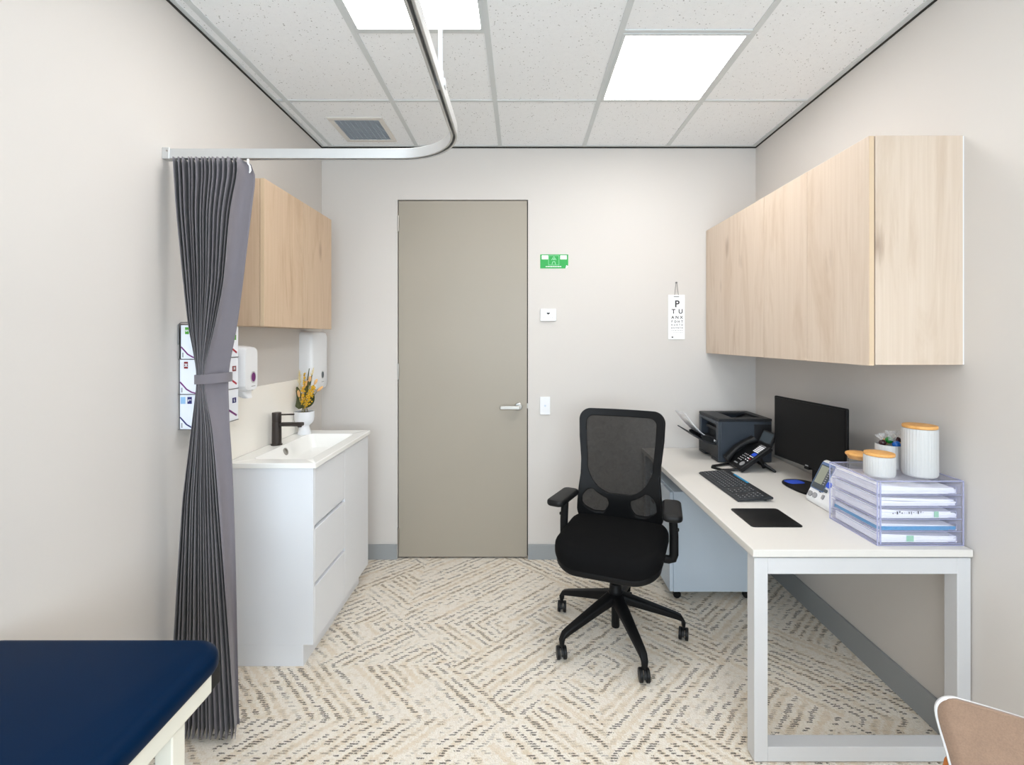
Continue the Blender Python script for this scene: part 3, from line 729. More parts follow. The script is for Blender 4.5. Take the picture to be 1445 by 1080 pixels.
sx0, sx1, sz0, sz1 = bx(762), bx(776.2), bz(585.2), bz(560)
t = thing('light_switch', 'portrait white light switch plate right of the door handle', 'light switch', ((sx0+sx1)/2, YB, sz0))
obj('plate', MB().prism(rectp(sx0, sx1, sz0, sz1), WB, 0, .011), M['plastic'], t, bevel=.002)
obj('button', MB().prism(ellp((sx0+sx1)/2, (sz0+sz1)/2, .0065, .0065, 20), WB, .010, .0135), M['ped'], t)

sx0, sx1, sz0, sz1 = bx(942.8), bx(966), bz(479), bz(416.3)
t = thing('eye_chart', 'white eye test chart with black letters hanging by cord on back wall', 'eye chart', ((sx0+sx1)/2, YB, sz0))
obj('card', MB().prism(rectp(sx0, sx1, sz0, sz1), WB, .002, .006), M['paper'], t, bevel=.001)
cxx = (sx0+sx1)/2; k = 1/215.6; hkx = bx(954); hkz = bz(400)
obj('cord', MB().tube([(hkx-.012, YB-.008, sz1-.002), (hkx-.003, YB-.008, hkz+.002), (hkx, YB-.008, hkz+.006), (hkx+.003, YB-.008, hkz+.002), (hkx+.013, YB-.008, sz1-.002)], .0016, 6), M['wire'], t)
obj('hook', MB().lathe([(.0055, 0), (.0055, .003), (.002, .004), (.002, .012), (.005, .014)], (0,0,0), 14, True, frame((hkx, YB, hkz+.004), (1,0,0), (0,0,1))), M['wire'], t)
lt = MB()
for row, (txt, py, hpx, step) in enumerate((('P', 429.5, 9.3, 0), ('TU', 440, 6.2, 10.0), ('ANX', 448.3, 4.1, 6.1), ('FDHT', 454.2, 3.0, 4.7), ('NURTD', 458.8, 2.1, 3.55), ('DEVNTH', 463, 1.9, 2.85), ('UPNFDHX', 466.6, 1.1, 2.4), ('TZVECLOD', 469.6, .8, 2.1))):
    n = len(txt)
    for i, ch in enumerate(txt):
        x = bx(955) + (i-(n-1)/2)*step*k
        lt.add(text(ch, hpx*k*1.42, WB @ Matrix.Translation((x, bz(py), .0062)), hpx*k*.035))
obj('lettering', lt, M['ink'], t, flat=True)
obj('heading_bar', MB().prism(rectp(bx(950.2), bx(958), bz(419.6), bz(418)), WB, .0058, .0066), M['inkg'], t)
obj('maker_mark', MB().prism(rectp(bx(947.3), bx(949.6), bz(476.9), bz(475.1)), WB, .0058, .0066), M['ink'], t)

# ================================================================== DESK
DKX0, DKX1, DY0, DY1, DZT = .780, 1.522, 1.630, 3.148, .730
t = thing('office_desk', 'white desk with square tube end frames along the right wall', 'desk', ((DKX0+DKX1)/2, (DY0+DY1)/2, 0))
obj('top', MB().box(DKX0, DKX1, DY0, DY1, DZT-.025, DZT), M['desk'], t, bevel=.0015)
def end_frame(y0, y1):
    x0, x1, zt, w = .790, 1.526, .697, .046
    mb = MB().box(x0, x0+w, y0, y1, 0.004, zt).box(x1-w, x1, y0, y1, 0.004, zt).box(x0+w, x1-w, y0, y1, zt-.055, zt).box(x0+w, x1-w, y0, y1, .004, .054)
    o = obj('end_frame', mb, M['steelw'], t, bevel=.0012)
    for x in (x0+.02, x1-.02): obj('foot', MB().lathe([(.014, 0), (.014, .005)], (x, (y0+y1)/2, 0), 14), M['blackp'], o)
end_frame(1.643, 1.694); end_frame(3.085, 3.136)
for xa in (.83, 1.43): obj('rail', MB().box(xa, xa+.05, 1.694, 3.085, .655, .697), M['steelw'], t)
for ya in (1.65, 3.09): obj('spacer', MB().box(.80, 1.515, ya, ya+.038, .697, .705), M['blackp'], t)

# mobile pedestal
PX0, PX1, PY0, PY1, PZ = .812, 1.30, 2.652, 3.065, .602
t = thing('mobile_pedestal', 'white mobile drawer pedestal on castors under the desk', 'pedestal', ((PX0+PX1)/2, (PY0+PY1)/2, 0))
obj('body', MB().box(PX0+.02, PX1, PY0, PY1, .052, PZ), M['ped'], t, bevel=.002)
for z0, z1 in ((.054, .318), (.322, .455), (.459, PZ-.002)):
    d = obj('drawer', MB().box(PX0, PX0+.0185, PY0+.002, PY1-.002, z0, z1), M['ped'], t, bevel=.0015)
    obj('finger_pull', MB().box(PX0-.001, PX0+.004, PY1-.10, PY1-.03, z1-.03, z1-.012), M['inkg'], d)
for x in (PX0+.05, PX1-.05):
    for y in (PY0+.04, PY1-.04):
        cw = obj('castor', MB().box(x-.015, x+.015, y-.015, y+.015, .040, .052), M['blackp'], t)
        obj('wheel', MB().lathe([(.021, -.009), (.0215, -.006), (.0215, .006), (.021, .009)], (0,0,0), 18, True, frame((x, y, .0217), (1,0,0), (0,0,1))), M['blackp'], cw)

# ---------------- printer
QX0, QX1, QY0, QY1 = 1.125, 1.432, 2.768, 3.075
zt = .983
t = thing('laser_printer', 'dark grey laser printer with open front tray at the back of the desk', 'printer', ((QX0+QX1)/2, (QY0+QY1)/2, DZT))
bd = MB()
bd.box(QX0+.012, QX1, QY0, QY0+.022, DZT+.004, zt-.016)         # side walls
bd.box(QX0+.012, QX1, QY1-.022, QY1, DZT+.004, zt-.016)
bd.box(QX1-.02, QX1, QY0+.022, QY1-.022, DZT+.004, zt-.016)
bd.box(QX0+.09, QX1-.02, QY0+.022, QY1-.022, DZT+.01, zt-.07)   # inner block
bd.box(QX0+.012, QX0+.09, QY0+.022, QY1-.022, zt-.045, zt-.016)  # front header
obj('body', bd, M['grey'], t, bevel=.004, seg=2)
ld = MB().box(QX0+.002, QX0+.10, QY0-.001, QY1+.001, zt-.016, zt).box(QX1-.04, QX1+.001, QY0-.001, QY1+.001, zt-.016, zt)
ld.box(QX0+.10, QX1-.04, QY0-.001, QY0+.055, zt-.016, zt).box(QX0+.10, QX1-.04, QY1-.055, QY1+.001, zt-.016, zt)
obj('lid', ld, M['dgrey'], t, bevel=.003)
sl = MB().prism([(0, zt-.06), (QX1-.04-QX0-.10, zt-.012), (QX1-.04-QX0-.10, zt-.016), (0, zt-.066)], frame((QX0+.10, QY1-.056, 0), (1,0,0), (0,0,1)), 0, QY1-QY0-.112)
obj('output_slope', sl, M['screen'], t)
fr_ = MB().box(QX0, QX0+.014, QY0+.001, QY0+.035, DZT+.004, zt-.017).box(QX0, QX0+.014, QY1-.035, QY1-.001, DZT+.004, zt-.017).box(QX0, QX0+.014, QY0+.035, QY1-.035, zt-.035, zt-.017)
obj('front_bezel', fr_, M['grey'], t, bevel=.004)
cs = obj('paper_cassette', MB().box(QX0-.001, QX0+.16, QY0+.004, QY1-.004, DZT+.022, DZT+.098).box(QX0-.001, QX0+.16, QY0+.004, QY0+.10, DZT+.003, DZT+.022).box(QX0-.001, QX0+.16, QY1-.10, QY1-.004, DZT+.003, DZT+.022), M['dgrey'], t, bevel=.003)
inn = MB().box(QX0+.02, QX0+.09, QY0+.023, QY1-.023, DZT+.099, DZT+.118).box(QX0+.045, QX0+.09, QY0+.04, QY1-.04, DZT+.118, zt-.046).box(QX0+.025, QX0+.05, QY0+.06, QY1-.06, zt-.085, zt-.068)
obj('feed_slot', inn, M['dgrey'], t, bevel=.002)
obj('side_panel', MB().box(QX0+.205, QX1-.006, QY0-.003, QY0+.001, DZT+.06, zt-.032), M['dgrey'], t, bevel=.0015)
# multipurpose tray folded out and up
ty0, ty1 = QY0+.04, QY1-.04; hz_ = DZT+.098
tr = MB().prism([(0, 0), (-.072, .024), (-.150, .073), (-.153, .068), (-.075, .016), (0, -.008)], frame((QX0+.004, ty1, hz_), (1,0,0), (0,0,1)), 0, ty1-ty0)
tro = obj('feed_tray', tr, M['dgrey'], t, bevel=.001)
for y in (ty0+.008, ty1-.014): obj('paper_guide', MB().prism([(-.012, .0), (-.078, .024), (-.085, .045), (-.06, .052), (-.01, .03)], frame((QX0+.004, y+.006, hz_), (1,0,0), (0,0,1)), 0, .006), M['blackp'], tro, bevel=.001)
for i, (h0, lift, y_in, lab) in enumerate(((.004, .0, .018, 'lower white sheet of paper in the printer feed tray'), (.010, .022, .010, 'curled upper white sheet of paper in the printer feed tray'))):
    rows = []
    for j in range(14):
        s = j/13; x = QX0 + .02 - s*(.185 if i else .165); z = hz_ + h0 + .065*s + (.075+lift)*s**2.2
        rows.append([Vector((x, ty0+y_in + (ty1-ty0-2*y_in)*q, z + .006*i*math.sin(q*5))) for q in (0, .25, .5, .75, 1)])
    o = obj('paper_sheet', MB().loft(rows, False, False), M['paper']); md = o.modifiers.new('thick', 'SOLIDIFY'); md.thickness = .0008
    tag(o, lab, 'paper', 'sheets in the printer tray')

# ---------------- monitor
mL, mR = Vector((1.327, 2.542, 0)), Vector((1.379, 2.052, 0)); mz0, mz1 = .832, 1.144
u = (mR-mL).normalized(); W = (mR-mL).length; nrm = u.cross(Vector((0,0,1)))   # points towards the room
MF = frame((mL.x, mL.y, mz0), u, (0,0,1))
if MF.to_3x3().col[2].x > 0: pass
t = thing('computer_monitor', 'black widescreen computer monitor switched off on the desk', 'monitor', (1.37, 2.29, DZT))
sgn = 1 if (MF.to_3x3() @ Vector((0,0,1))).x < 0 else -1
hh = mz1-mz0
obj('casing', MB().prism(rrect(W, hh, .006, 4, W/2, hh/2), MF, -.012*sgn, -.001*sgn), M['blackm'], t, bevel=.002)
obj('screen', MB().prism(rectp(.008, W-.010, .018, hh-.008), MF, -.004*sgn, .0004*sgn), M['screen'], t)
obj('back_bulge', MB().prism(rrect(W*.6, hh*.6, .03, 6, W/2, hh*.5), MF, -.045*sgn, -.02*sgn), M['blackm'], t, bevel=.006)
bg = MB().prism(rrect(.032, .012, .002, 3, W*.5, -.004), MF, -.02*sgn, .001*sgn); obj('sensor_tab', bg, M['blackm'], t)
obj('maker_mark', MB().prism(rectp(W*.5-.010, W*.5+.010, .005, .010), MF, -.002*sgn, .0006*sgn), M['inkg'], t)
obj('neck', MB().prism(rrect(.042, .19, .006, 4, W*.5, .0005), MF, -.062*sgn, -.043*sgn), M['blackm'], t, bevel=.002)
bs = [(a*.085, b*.135) for a, b in [(abs(math.cos(q))**.8*math.copysign(1, math.cos(q)), abs(math.sin(q))**.8*math.copysign(1, math.sin(q))) for q in [2*PI*i/48 for i in range(48)]]]
mbb = MB().prism(bs, frame((1.358, 2.292, DZT), (1,.1,0), (-.1,1,0)), 0, .009); obj('base', mbb, M['screen'], t, bevel=.003)
obj('sticker', MB().prism(rrect(.085, .062, .02, 5), frame((1.338, 2.374, DZT), (1,.1,0), (-.1,1,0)), .0085, .0096), M['vblue'], t, label='blue sticker')

# ---------------- keyboard
kc = Vector(((.919+1.117+1.084+.933)/4, (2.502+2.590+2.146+2.070)/4, DZT)); kang = math.atan2(-(.919-.933)-0, .432)
kbL, kbD = .446, .158
t = thing('computer_keyboard', 'dark grey keyboard with a blue strip lying on the desk', 'keyboard', (kc.x, kc.y, DZT), -PI/2 + .02)
# local: x = along the keyboard, y = away from the typist
sd = MB().prism([(-kbD/2, .004), (-kbD/2+.01, .0115), (kbD/2-.02, .022), (kbD/2, .021), (kbD/2, .012), (-kbD/2+.004, .002)], frame((-kbL/2, 0, 0), (0,1,0), (0,0,1)), 0, kbL)
obj('case', sd, M['keyb'], t, local=True, bevel=.003)
for bx_ in ((-kbL/2+.02, -kbL/2+.05, kbD/2-.03, kbD/2-.02, 0, .014), (kbL/2-.05, kbL/2-.02, kbD/2-.03, kbD/2-.02, 0, .014), (-kbL/2+.02, -kbL/2+.04, -kbD/2+.01, -kbD/2+.02, 0, .006), (kbL/2-.04, kbL/2-.02, -kbD/2+.01, -kbD/2+.02, 0, .006)): obj('foot', MB().box(*bx_), M['blackp'], t, local=True)
slope = math.atan2(.0105, kbD-.03)
def kz(y): return .0115 + (y + kbD/2 - .01)*math.tan(slope)
kb0 = MB().loft([ring3(rrect(.0155, .0155, .002, 2), 0), ring3(rrect(.0145, .0145, .002, 2), .0026), ring3(rrect(.0125, .0125, .002, 2), .0036)]).xf(Matrix.Rotation(slope, 4, 'X'))
first = None
lg = MB()
for r in range(6):
    y = -kbD/2 + .020 + r*.0193
    n = 22
    for c in range(n):
        x = -kbL/2 + .019 + c*.01945
        if c in (15, 19) and r in (1, 2) : continue
        if c in (14, 18): continue
        if r == 0 and c in (4, 5, 6, 7, 8): continue
        if first is None:
            first = obj('key', kb0.xf(Matrix.Translation((x, y, kz(y)-.0005))), M['key'], t, local=True); p0 = Vector((x, y, kz(y)-.0005)); l0 = first.location.copy()
        else: cp(first, t, l0 + Vector((x, y, kz(y)-.0005)) - p0)
        q = frame((x-.0015, y+.0012, kz(y)+.0034), (1,0,0), (0,math.cos(slope),math.sin(slope)))
        lg.prism(rectp(-.0028, .0022, -.002, .003), q, 0, .0003)
y = -kbD/2+.020
obj('space_bar', MB().loft([ring3(rrect(.094, .0155, .002, 2), 0), ring3(rrect(.093, .0145, .002, 2), .0026), ring3(rrect(.091, .0125, .002, 2), .0036)]).xf(Matrix.Translation((-kbL/2+.019+6*.01945, y, kz(y)-.0005)) @ Matrix.Rotation(slope, 4, 'X')), M['key'], t, local=True)
obj('key_legends', lg, M['inkg'], t, local=True)
mst = frame((0, kbD/2-.011, kz(kbD/2-.011)+.0002), (1,0,0), (0,1,math.tan(slope)))
obj('blue_strip', MB().prism(rrect(.145, .010, .003, 3, -.055, 0), mst, -.001, .0012), M['blue'], t, local=True, label='blue strip along the top edge')

# ---------------- mouse mat
mp = MB().loft([ring3(rrect(.196, .196, .014, 5, .967, 1.922), DZT), ring3(rrect(.196, .196, .014, 5, .967, 1.922), DZT+.003), ring3(rrect(.194, .194, .013, 5, .967, 1.922), DZT+.0036)])
tag(obj('mouse_mat', mp, M['blackp']), 'square black mouse mat on the desk in front of the keyboard', 'mouse mat')

# ---------------- desk phone  (faces the room, tilted)
ph0 = thing('desk_phone', 'black desk phone with handset and tilted display beside the printer', 'phone', (1.24, 2.655, DZT))
PA = frame((1.152, 2.742, DZT+.022), (0,-1,0), (.85,0,.60))      # local x: towards the camera, local y: up the face, z: out of the face
pw, pl = .185, .205
obj('body', MB().prism(rrect(pw, pl, .012, 4, pw/2, pl/2), PA, -.024, 0), M['blackp'], ph0, bevel=.004)
hs = MB(); rings = []
for i in range(13):
    s = i/12; yy = .004 + s*.195; zz = .014 + .020*math.sin(PI*s) ; ww = .023 + .006*abs(2*s-1)**3; th = .012 + .010*abs(2*s-1)**4
    o = rrect(ww*2, th*2, min(ww, th)*.8, 4); rings.append([PA @ Vector((.028 + a, yy, zz + b)) for a, b in o])
obj('handset', MB().loft(rings), M['blackp'], ph0, label='handset')
kb_ = MB()
for r in range(4):
    for c in range(3):
        o = MB().prism(rrect(.0115, .009, .002, 2, .078+c*.0165, .052+r*.0155), PA, 0, .0022); k1 = obj('button', o, M['dgrey'], ph0)
        obj('legend', MB().prism(rectp(.075+c*.0165, .0805+c*.0165, .0500+r*.0155, .0535+r*.0155), PA, .0021, .0025), M['paper'], k1)
for i in range(6):
    obj('line_key', MB().prism(rrect(.056, .0058, .001, 2, .131, .137+i*.0098), PA, 0, .0022), M['paper'] if i < 5 else M['inkg'], ph0)
obj('display_patch', MB().prism(rectp(.130, .166, .106, .128), PA, 0, .0015), M['vblue'], ph0)
obj('navigation_dial', MB().prism(ellp(.150, .036, .0155, .0155), PA, 0, .003), M['inkg'], ph0)
obj('red_button', MB().prism(rrect(.011, .007, .002, 2, .160, .082), PA, 0, .0025), M['red'], ph0)
for q in ((.134, .098), (.148, .098), (.162, .098), (.134, .082), (.147, .082), (.134, .068), (.160, .066)): obj('soft_key', MB().prism(rrect(.008, .005, .001, 2, *q), PA, 0, .0022), M['paper'], ph0)
obj('maker_mark', MB().prism(rectp(.075, .112, .022, .029), PA, 0, .0008), M['inkg'], ph0)
PD = frame(PA @ Vector((.055, pl-.006, .002)), (0,-1,0), (.42,0,.91))
obj('display_head', MB().prism(rrect(.125, .078, .006, 4, .066, .038), PD, -.012, .002), M['blackp'], ph0, bevel=.002)
obj('display', MB().prism(rectp(.010, .118, .012, .068), PD, .001, .0026), M['lcdf'], ph0)
obj('stand', MB().tube([PA @ Vector((pw-.012, .12, -.02)), (1.30, 2.60, DZT+.04), (1.345, 2.566, DZT+.006)], [.010, .009, .007], 8).tube([PA @ Vector((.012, .12, -.02)), (1.30, 2.72, DZT+.04), (1.345, 2.735, DZT+.006)], [.010, .009, .007], 8).tube([(1.345, 2.566, DZT+.006), (1.345, 2.735, DZT+.006)], .006, 8).tube([PA @ Vector((pw/2, .15, -.02)), (1.33, 2.65, DZT+.006)], .012, 8), M['blackp'], ph0)
obj('front_loop', MB().tube([(1.17, 2.715, DZT+.012), (1.055, 2.675, DZT+.007), (1.045, 2.655, DZT+.006), (1.075, 2.60, DZT+.006), (1.155, 2.585, DZT+.012)], .0075, 8), M['blackp'], ph0)

# ---------------- blood pressure monitor
t = thing('blood_pressure_monitor', 'white medical monitor with dark display leaning beside clear drawers', 'medical monitor', (1.30, 2.03, DZT))
b0, b1 = 1.962, 2.132
side = [(1.254, DZT+.004), (1.250, DZT+.02), (1.329, DZT+.176), (1.345, DZT+.180), (1.362, DZT+.150), (1.372, DZT+.003), (1.262, DZT)]
obj('body', MB().prism([(p[0], p[1]) for p in side], frame((0, b1, 0), (1,0,0), (0,0,1)), 0, b1-b0), M['plastic'], t, bevel=.006, seg=3)
fd = Vector((.079, 0, .156)).normalized()
BF = frame((1.250, b1, DZT+.02), (0,-1,0), fd); fw = b1-b0
obj('display_frame', MB().prism(rrect(.088, .124, .006, 4, .048, .108), BF, -.002, .0022), M['steelblue'], t)
obj('display_glass', MB().prism(rectp(.008, .089, .050, .158), BF, 0, .0030), M['lcdf'], t)
obj('display', MB().prism(rectp(.014, .064, .074, .154), BF, 0, .0036), M['lcd'], t)
dg = MB()
for i in range(8): dg.prism(rectp(.070, .080, .076+i*.010, .080+i*.010), BF, .001, .0036)
obj('display_marks', dg, M['inkg'], t)
for cx_, cy_ in ((.024, .020), (.056, .022)): obj('button', MB().prism(ellp(cx_, cy_, .013, .012), BF, 0, .005), M['inkg'], t)
obj('start_button', MB().prism(ellp(.107, .086, .014, .013), BF, 0, .005), M['vblue'], t, label='blue start button')
obj('button', MB().prism(rrect(.018, .014, .005, 4, .104, .058), BF, 0, .005), M['lcdf'], t)
obj('button', MB().prism(rrect(.013, .020, .005, 4, .106, .030), BF, 0, .005), M['inkg'], t)
obj('tag_mark', MB().prism(rectp(.066, .080, .042, .047), BF, 0, .0008), M['ink'], t)

# ---------------- clear drawer unit
UX0, UX1, UY0, UY1, UZ0, UZ1 = 1.222, 1.518, 1.662, 1.918, DZT+.001, .952
t = thing('desktop_drawer_unit', 'clear acrylic five-drawer paper unit on the near corner of desk', 'drawer unit', ((UX0+UX1)/2, (UY0+UY1)/2, DZT))
k = .003
shell = MB().box(UX0, UX1, UY0, UY1, UZ1-k, UZ1).box(UX1-k, UX1, UY0, UY1, UZ0, UZ1-k).box(UX0, UX1-k, UY1-k, UY1, UZ0, UZ1-k).box(UX0, UX1-k, UY0, UY1-k, UZ0, UZ0+k)
obj('shell', shell, M['acr'], t)
ed = MB(); r_ = .0024
for p, q in (((UX0,UY0,UZ1),(UX1,UY0,UZ1)), ((UX0,UY0,UZ1),(UX0,UY1,UZ1)), ((UX1,UY0,UZ0),(UX1,UY0,UZ1)), ((UX0,UY1,UZ1),(UX1,UY1,UZ1)), ((UX1,UY0,UZ1),(UX1,UY1,UZ1)), ((UX0,UY0,UZ0),(UX1,UY0,UZ0)), ((UX0,UY0,UZ0),(UX0,UY1,UZ0)), ((UX0,UY0,UZ0),(UX0,UY0,UZ1)), ((UX0,UY1,UZ0),(UX0,UY1,UZ1))):
    ed.tube([p, q], r_, 6)
ed.box(UX0+.010, UX0+.014, UY0, UY0+.003, UZ0+.003, UZ1-.004)
for v in ed.v: v.z = max(v.z, DZT+.0004)
obj('edge', ed, M['acre'], t, label='darker polished edges')
nh = 5; pitch = (UZ1-UZ0-.012)/nh
stuffs = [('bottom', .030, 'paper', 'white papers with a pale label'), ('second from bottom', .022, 'blue', 'blue folder and papers'), ('middle', .030, 'paper', 'printed forms with green marks'), ('second from top', .030, 'paper', 'curling white papers'), ('top', .030, 'paper', 'white papers')]
for i in range(nh):
    z0 = UZ0+.006+i*pitch; z1 = z0+pitch-.004; x0, x1, y0, y1 = UX0+.004, UX1-.006, UY0+.002, UY1-.008
    d = MB().box(x0, x1, y0, y1, z0, z0+.002).box(x0, x1, y0, y0+.002, z0+.002, z1).box(x0, x0+.002, y0+.002, y1, z0+.002, z1-.006).box(x1-.002, x1, y0+.002, y1, z0+.002, z1-.006).box(x0+.002, x1-.002, y1-.002, y1, z0+.002, z1-.006)
    dd = obj('drawer', d, M['acr'], t)
    e2 = MB().tube([(x0, y0-.001, z0), (x1, y0-.001, z0)], .0015, 6).tube([(x0-.001, y0, z0), (x0-.001, y1, z0)], .0018, 6).tube([(x0-.001, y0, z1-.006), (x0-.001, y1, z1-.006)], .0011, 6)
    obj('lip', e2, M['acre'], dd)
    e3 = MB().tube([(x1-.045, y0-.0015, z1-.008), (x1-.022, y0-.0015, z1-.008), (x1-.017, y0-.0015, z1-.014), (x1-.017, y0-.0015, z0+.012), (x1-.022, y0-.0015, z0+.006), (x1-.045, y0-.0015, z0+.006)], .0009, 6)
    obj('finger_grip', e3, M['acre'], dd)
    pos, hgt, mk, lab = stuffs[i]
    mb = MB(); zz = z0+.0025; nsh = 6
    for s in range(nsh):
        h_ = hgt/nsh; dx = random.uniform(-.002, .002); dy = random.uniform(-.003, .003)
        xa, xb = x0+.005+abs(dx), x1-.012+dx - (0 if s < 3 else random.uniform(0, .02)); ya, yb = y0+.006+dy, y1-.010+dy
        sag = random.uniform(0, .006)*(s > 2); rows = []
        for jx in range(9):
            q = jx/8; x = xa+(xb-xa)*q; zq = zz + s*h_*(1 - .35*q*(s > 2)) + sag*math.sin(PI*q)*-.6
            rows.append((x, zq))
        for zoff in (0,):
            top = [(x, z_+h_*.86) for x, z_ in rows]; mb.prism(rows + list(reversed(top)), frame((0, yb, 0), (1,0,0), (0,0,1)), 0, yb-ya)
    if mk == 'blue':
        g_ = thing('paper_stack', 'blue folder with white papers, drawer second from bottom of clear unit', 'papers', ((x0+x1)/2, (y0+y1)/2, z0+.002), group='papers in the clear drawers')
        obj('sheets', mb, M['paper'], g_)
        obj('folder', MB().box(x0+.008, x1-.016, y0+.003, y0+.0055, z0+.003, z0+.016).box(x0+.004, x0+.0065, y0+.006, y1-.008, z0+.004, z0+.015), M['blue'], g_, label='blue folder edge')
    else:
        g_ = thing('paper_stack', '%s in the %s drawer of the clear unit' % (lab, pos), 'papers', ((x0+x1)/2, (y0+y1)/2, z0+.002), group='papers in the clear drawers')
        obj('sheets', mb, M['paper'], g_)
        if pos == 'middle':
            mk_ = MB()
            for q in range(14): mk_.box(x0+.05+q*.008+random.uniform(0,.003), x0+.055+q*.008, y0+.0022, y0+.0030, z0+.016+random.uniform(0,.006), z0+.020+random.uniform(0,.008))
            obj('print_marks', mk_, M['ink'], g_); obj('green_mark', MB().box(x1-.09, x1-.075, y0+.0022, y0+.003, z0+.006, z0+.026), M['paleg'], g_)
        if pos == 'bottom': obj('print_label', MB().box(x0+.10, x0+.125, y0+.0022, y0+.003, z0+.006, z0+.026), M['paleg'], g_)

# ---------------- canisters on the drawer unit
def ribbed(c, r, h, n=34, z0=0, floor_in=None):
    pts = 4*n; prof = [(r*.86, 0), (r*.95, .003), (r, .010), (r, h-.003), (r*.985, h)]
    rings = []
    for rr_, z in prof: rings.append([Vector((c[0] + (rr_*(1 + (.012 if z > .005 else 0)*math.cos(n*2*PI*i/pts)))*math.cos(2*PI*i/pts), c[1] + (rr_*(1 + (.012 if z > .005 else 0)*math.cos(n*2*PI*i/pts)))*math.sin(2*PI*i/pts), c[2]+z)) for i in range(pts)])
    if floor_in is not None:
        for rr_, z in ((r*.93, h), (r*.93, floor_in), (r*.1, floor_in)): rings.append([Vector((c[0]+rr_*math.cos(2*PI*i/pts), c[1]+rr_*math.sin(2*PI*i/pts), c[2]+z)) for i in range(pts)])
    return MB().loft(rings)
def lid(c, r, z, h): return MB().lathe([(r*.9, 0), (r*.985, .001), (r, .003), (r, h-.003), (r*.985, h-.001), (r*.9, h)], (c[0], c[1], c[2]+z), 40)
UT = UZ1+.0002
def canister(c, r, h, lh, label):
    t = thing('storage_canister', label, 'canister', c)
    obj('body', ribbed(c, r, h), M['matw'], t, ang=60); obj('lid', lid(c, r*.985, h+.0002, lh), M['bamboo'], t, label='bamboo lid')
cA = (X(1297, 1.74)-.002, 1.735, UT); canister(cA, .0525, .170, .012, 'tall white ribbed canister with bamboo lid on the clear drawer unit')
cB = (1.283, 1.735, UT); canister(cB, .0475, .072, .011, 'short wide white ribbed canister with bamboo lid on clear drawers')
cC = (1.300, 1.868, UT)
t = thing('glass_jar', 'small clear glass jar with bamboo lid beside the monitor', 'jar', cC)
obj('body', MB().lathe([(.0, 0), (.032, 0), (.036, .004), (.0375, .010), (.0375, .036), (.0355, .036), (.0355, .010), (.032, .004), (.0, .003)], cC, 36, False), M['glass'], t)
obj('lid', MB().lathe([(.033, .027), (.036, .036), (.042, .041), (.0435, .045), (.042, .049), (.038, .051)], cC, 36), M['bamboo'], t, label='bamboo lid')
cD = (1.405, 1.845, UT)
t = thing('candy_cup', 'open white ribbed cup of wrapped sweets behind the canisters', 'cup', cD)
obj('body', ribbed(cD, .047, .088, 30, floor_in=.055), M['matw'], t, ang=60)
def candy(c, r, mk, label, kdir):
    t = thing('wrapped_sweet', label, 'sweet', c)
    c = Vector(c); d = Vector(kdir).normalized()
    prof = [(.001, -r), (r*.6, -r*.8), (r*.95, -r*.3), (r, 0), (r*.95, r*.3), (r*.6, r*.8), (.001, r)]
    obj('ball', MB().lathe(prof, c, 18), M[mk], t)
    a = d.orthogonal().normalized(); b = d.cross(a); rings = []
    for s, w in ((r*.9, .004), (r*1.3, .003), (r*2.2, .012), (r*2.6, .014)):
        rings.append([c + d*s + (a*math.cos(2*PI*i/20) + b*math.sin(2*PI*i/20))*w*(1+.3*math.cos(5*2*PI*i/20)) for i in range(20)])
    obj('wrapper_twist', MB().loft(rings, False), M['wrap'], t)
zc = UT+.088
candy((cD[0]+.002, cD[1]-.030, zc+.004), .0145, 'candyblue', 'blue wrapped sweet on top of the white ribbed cup', (-.6, -.1, .9))
candy((cD[0]-.006, cD[1]-.004, zc+.016), .0135, 'candygreen', 'green wrapped sweet on top of the white ribbed cup', (.2, .2, 1))
candy((cD[0]-.031, cD[1]-.003, zc+.006), .0125, 'candydark', 'dark wrapped sweet at the monitor side of the ribbed cup', (-.3, .1, 1))
candy((cD[0]+.022, cD[1]-.008, zc+.016), .0135, 'candydark', 'dark wrapped sweet nearest the tall canister in ribbed cup', (.2, .3, 1))
candy((cD[0]+.032, cD[1]-.022, zc+.003), .0125, 'candyamber', 'amber wrapped sweet against the tall canister in ribbed cup', (.5, -.1, 1))
candy((cD[0]+.004, cD[1]+.028, zc+.003), .013, 'candyamber', 'amber wrapped sweet at the back of the ribbed cup', (-.1, .3, 1))

# ================================================================== OFFICE CHAIR
HC = Vector((.452, 2.335, 0)); TH_ = math.radians(-22)
t = thing('office_chair', 'black mesh-back swivel office chair with armrests by the desk', 'office chair', HC, TH_)
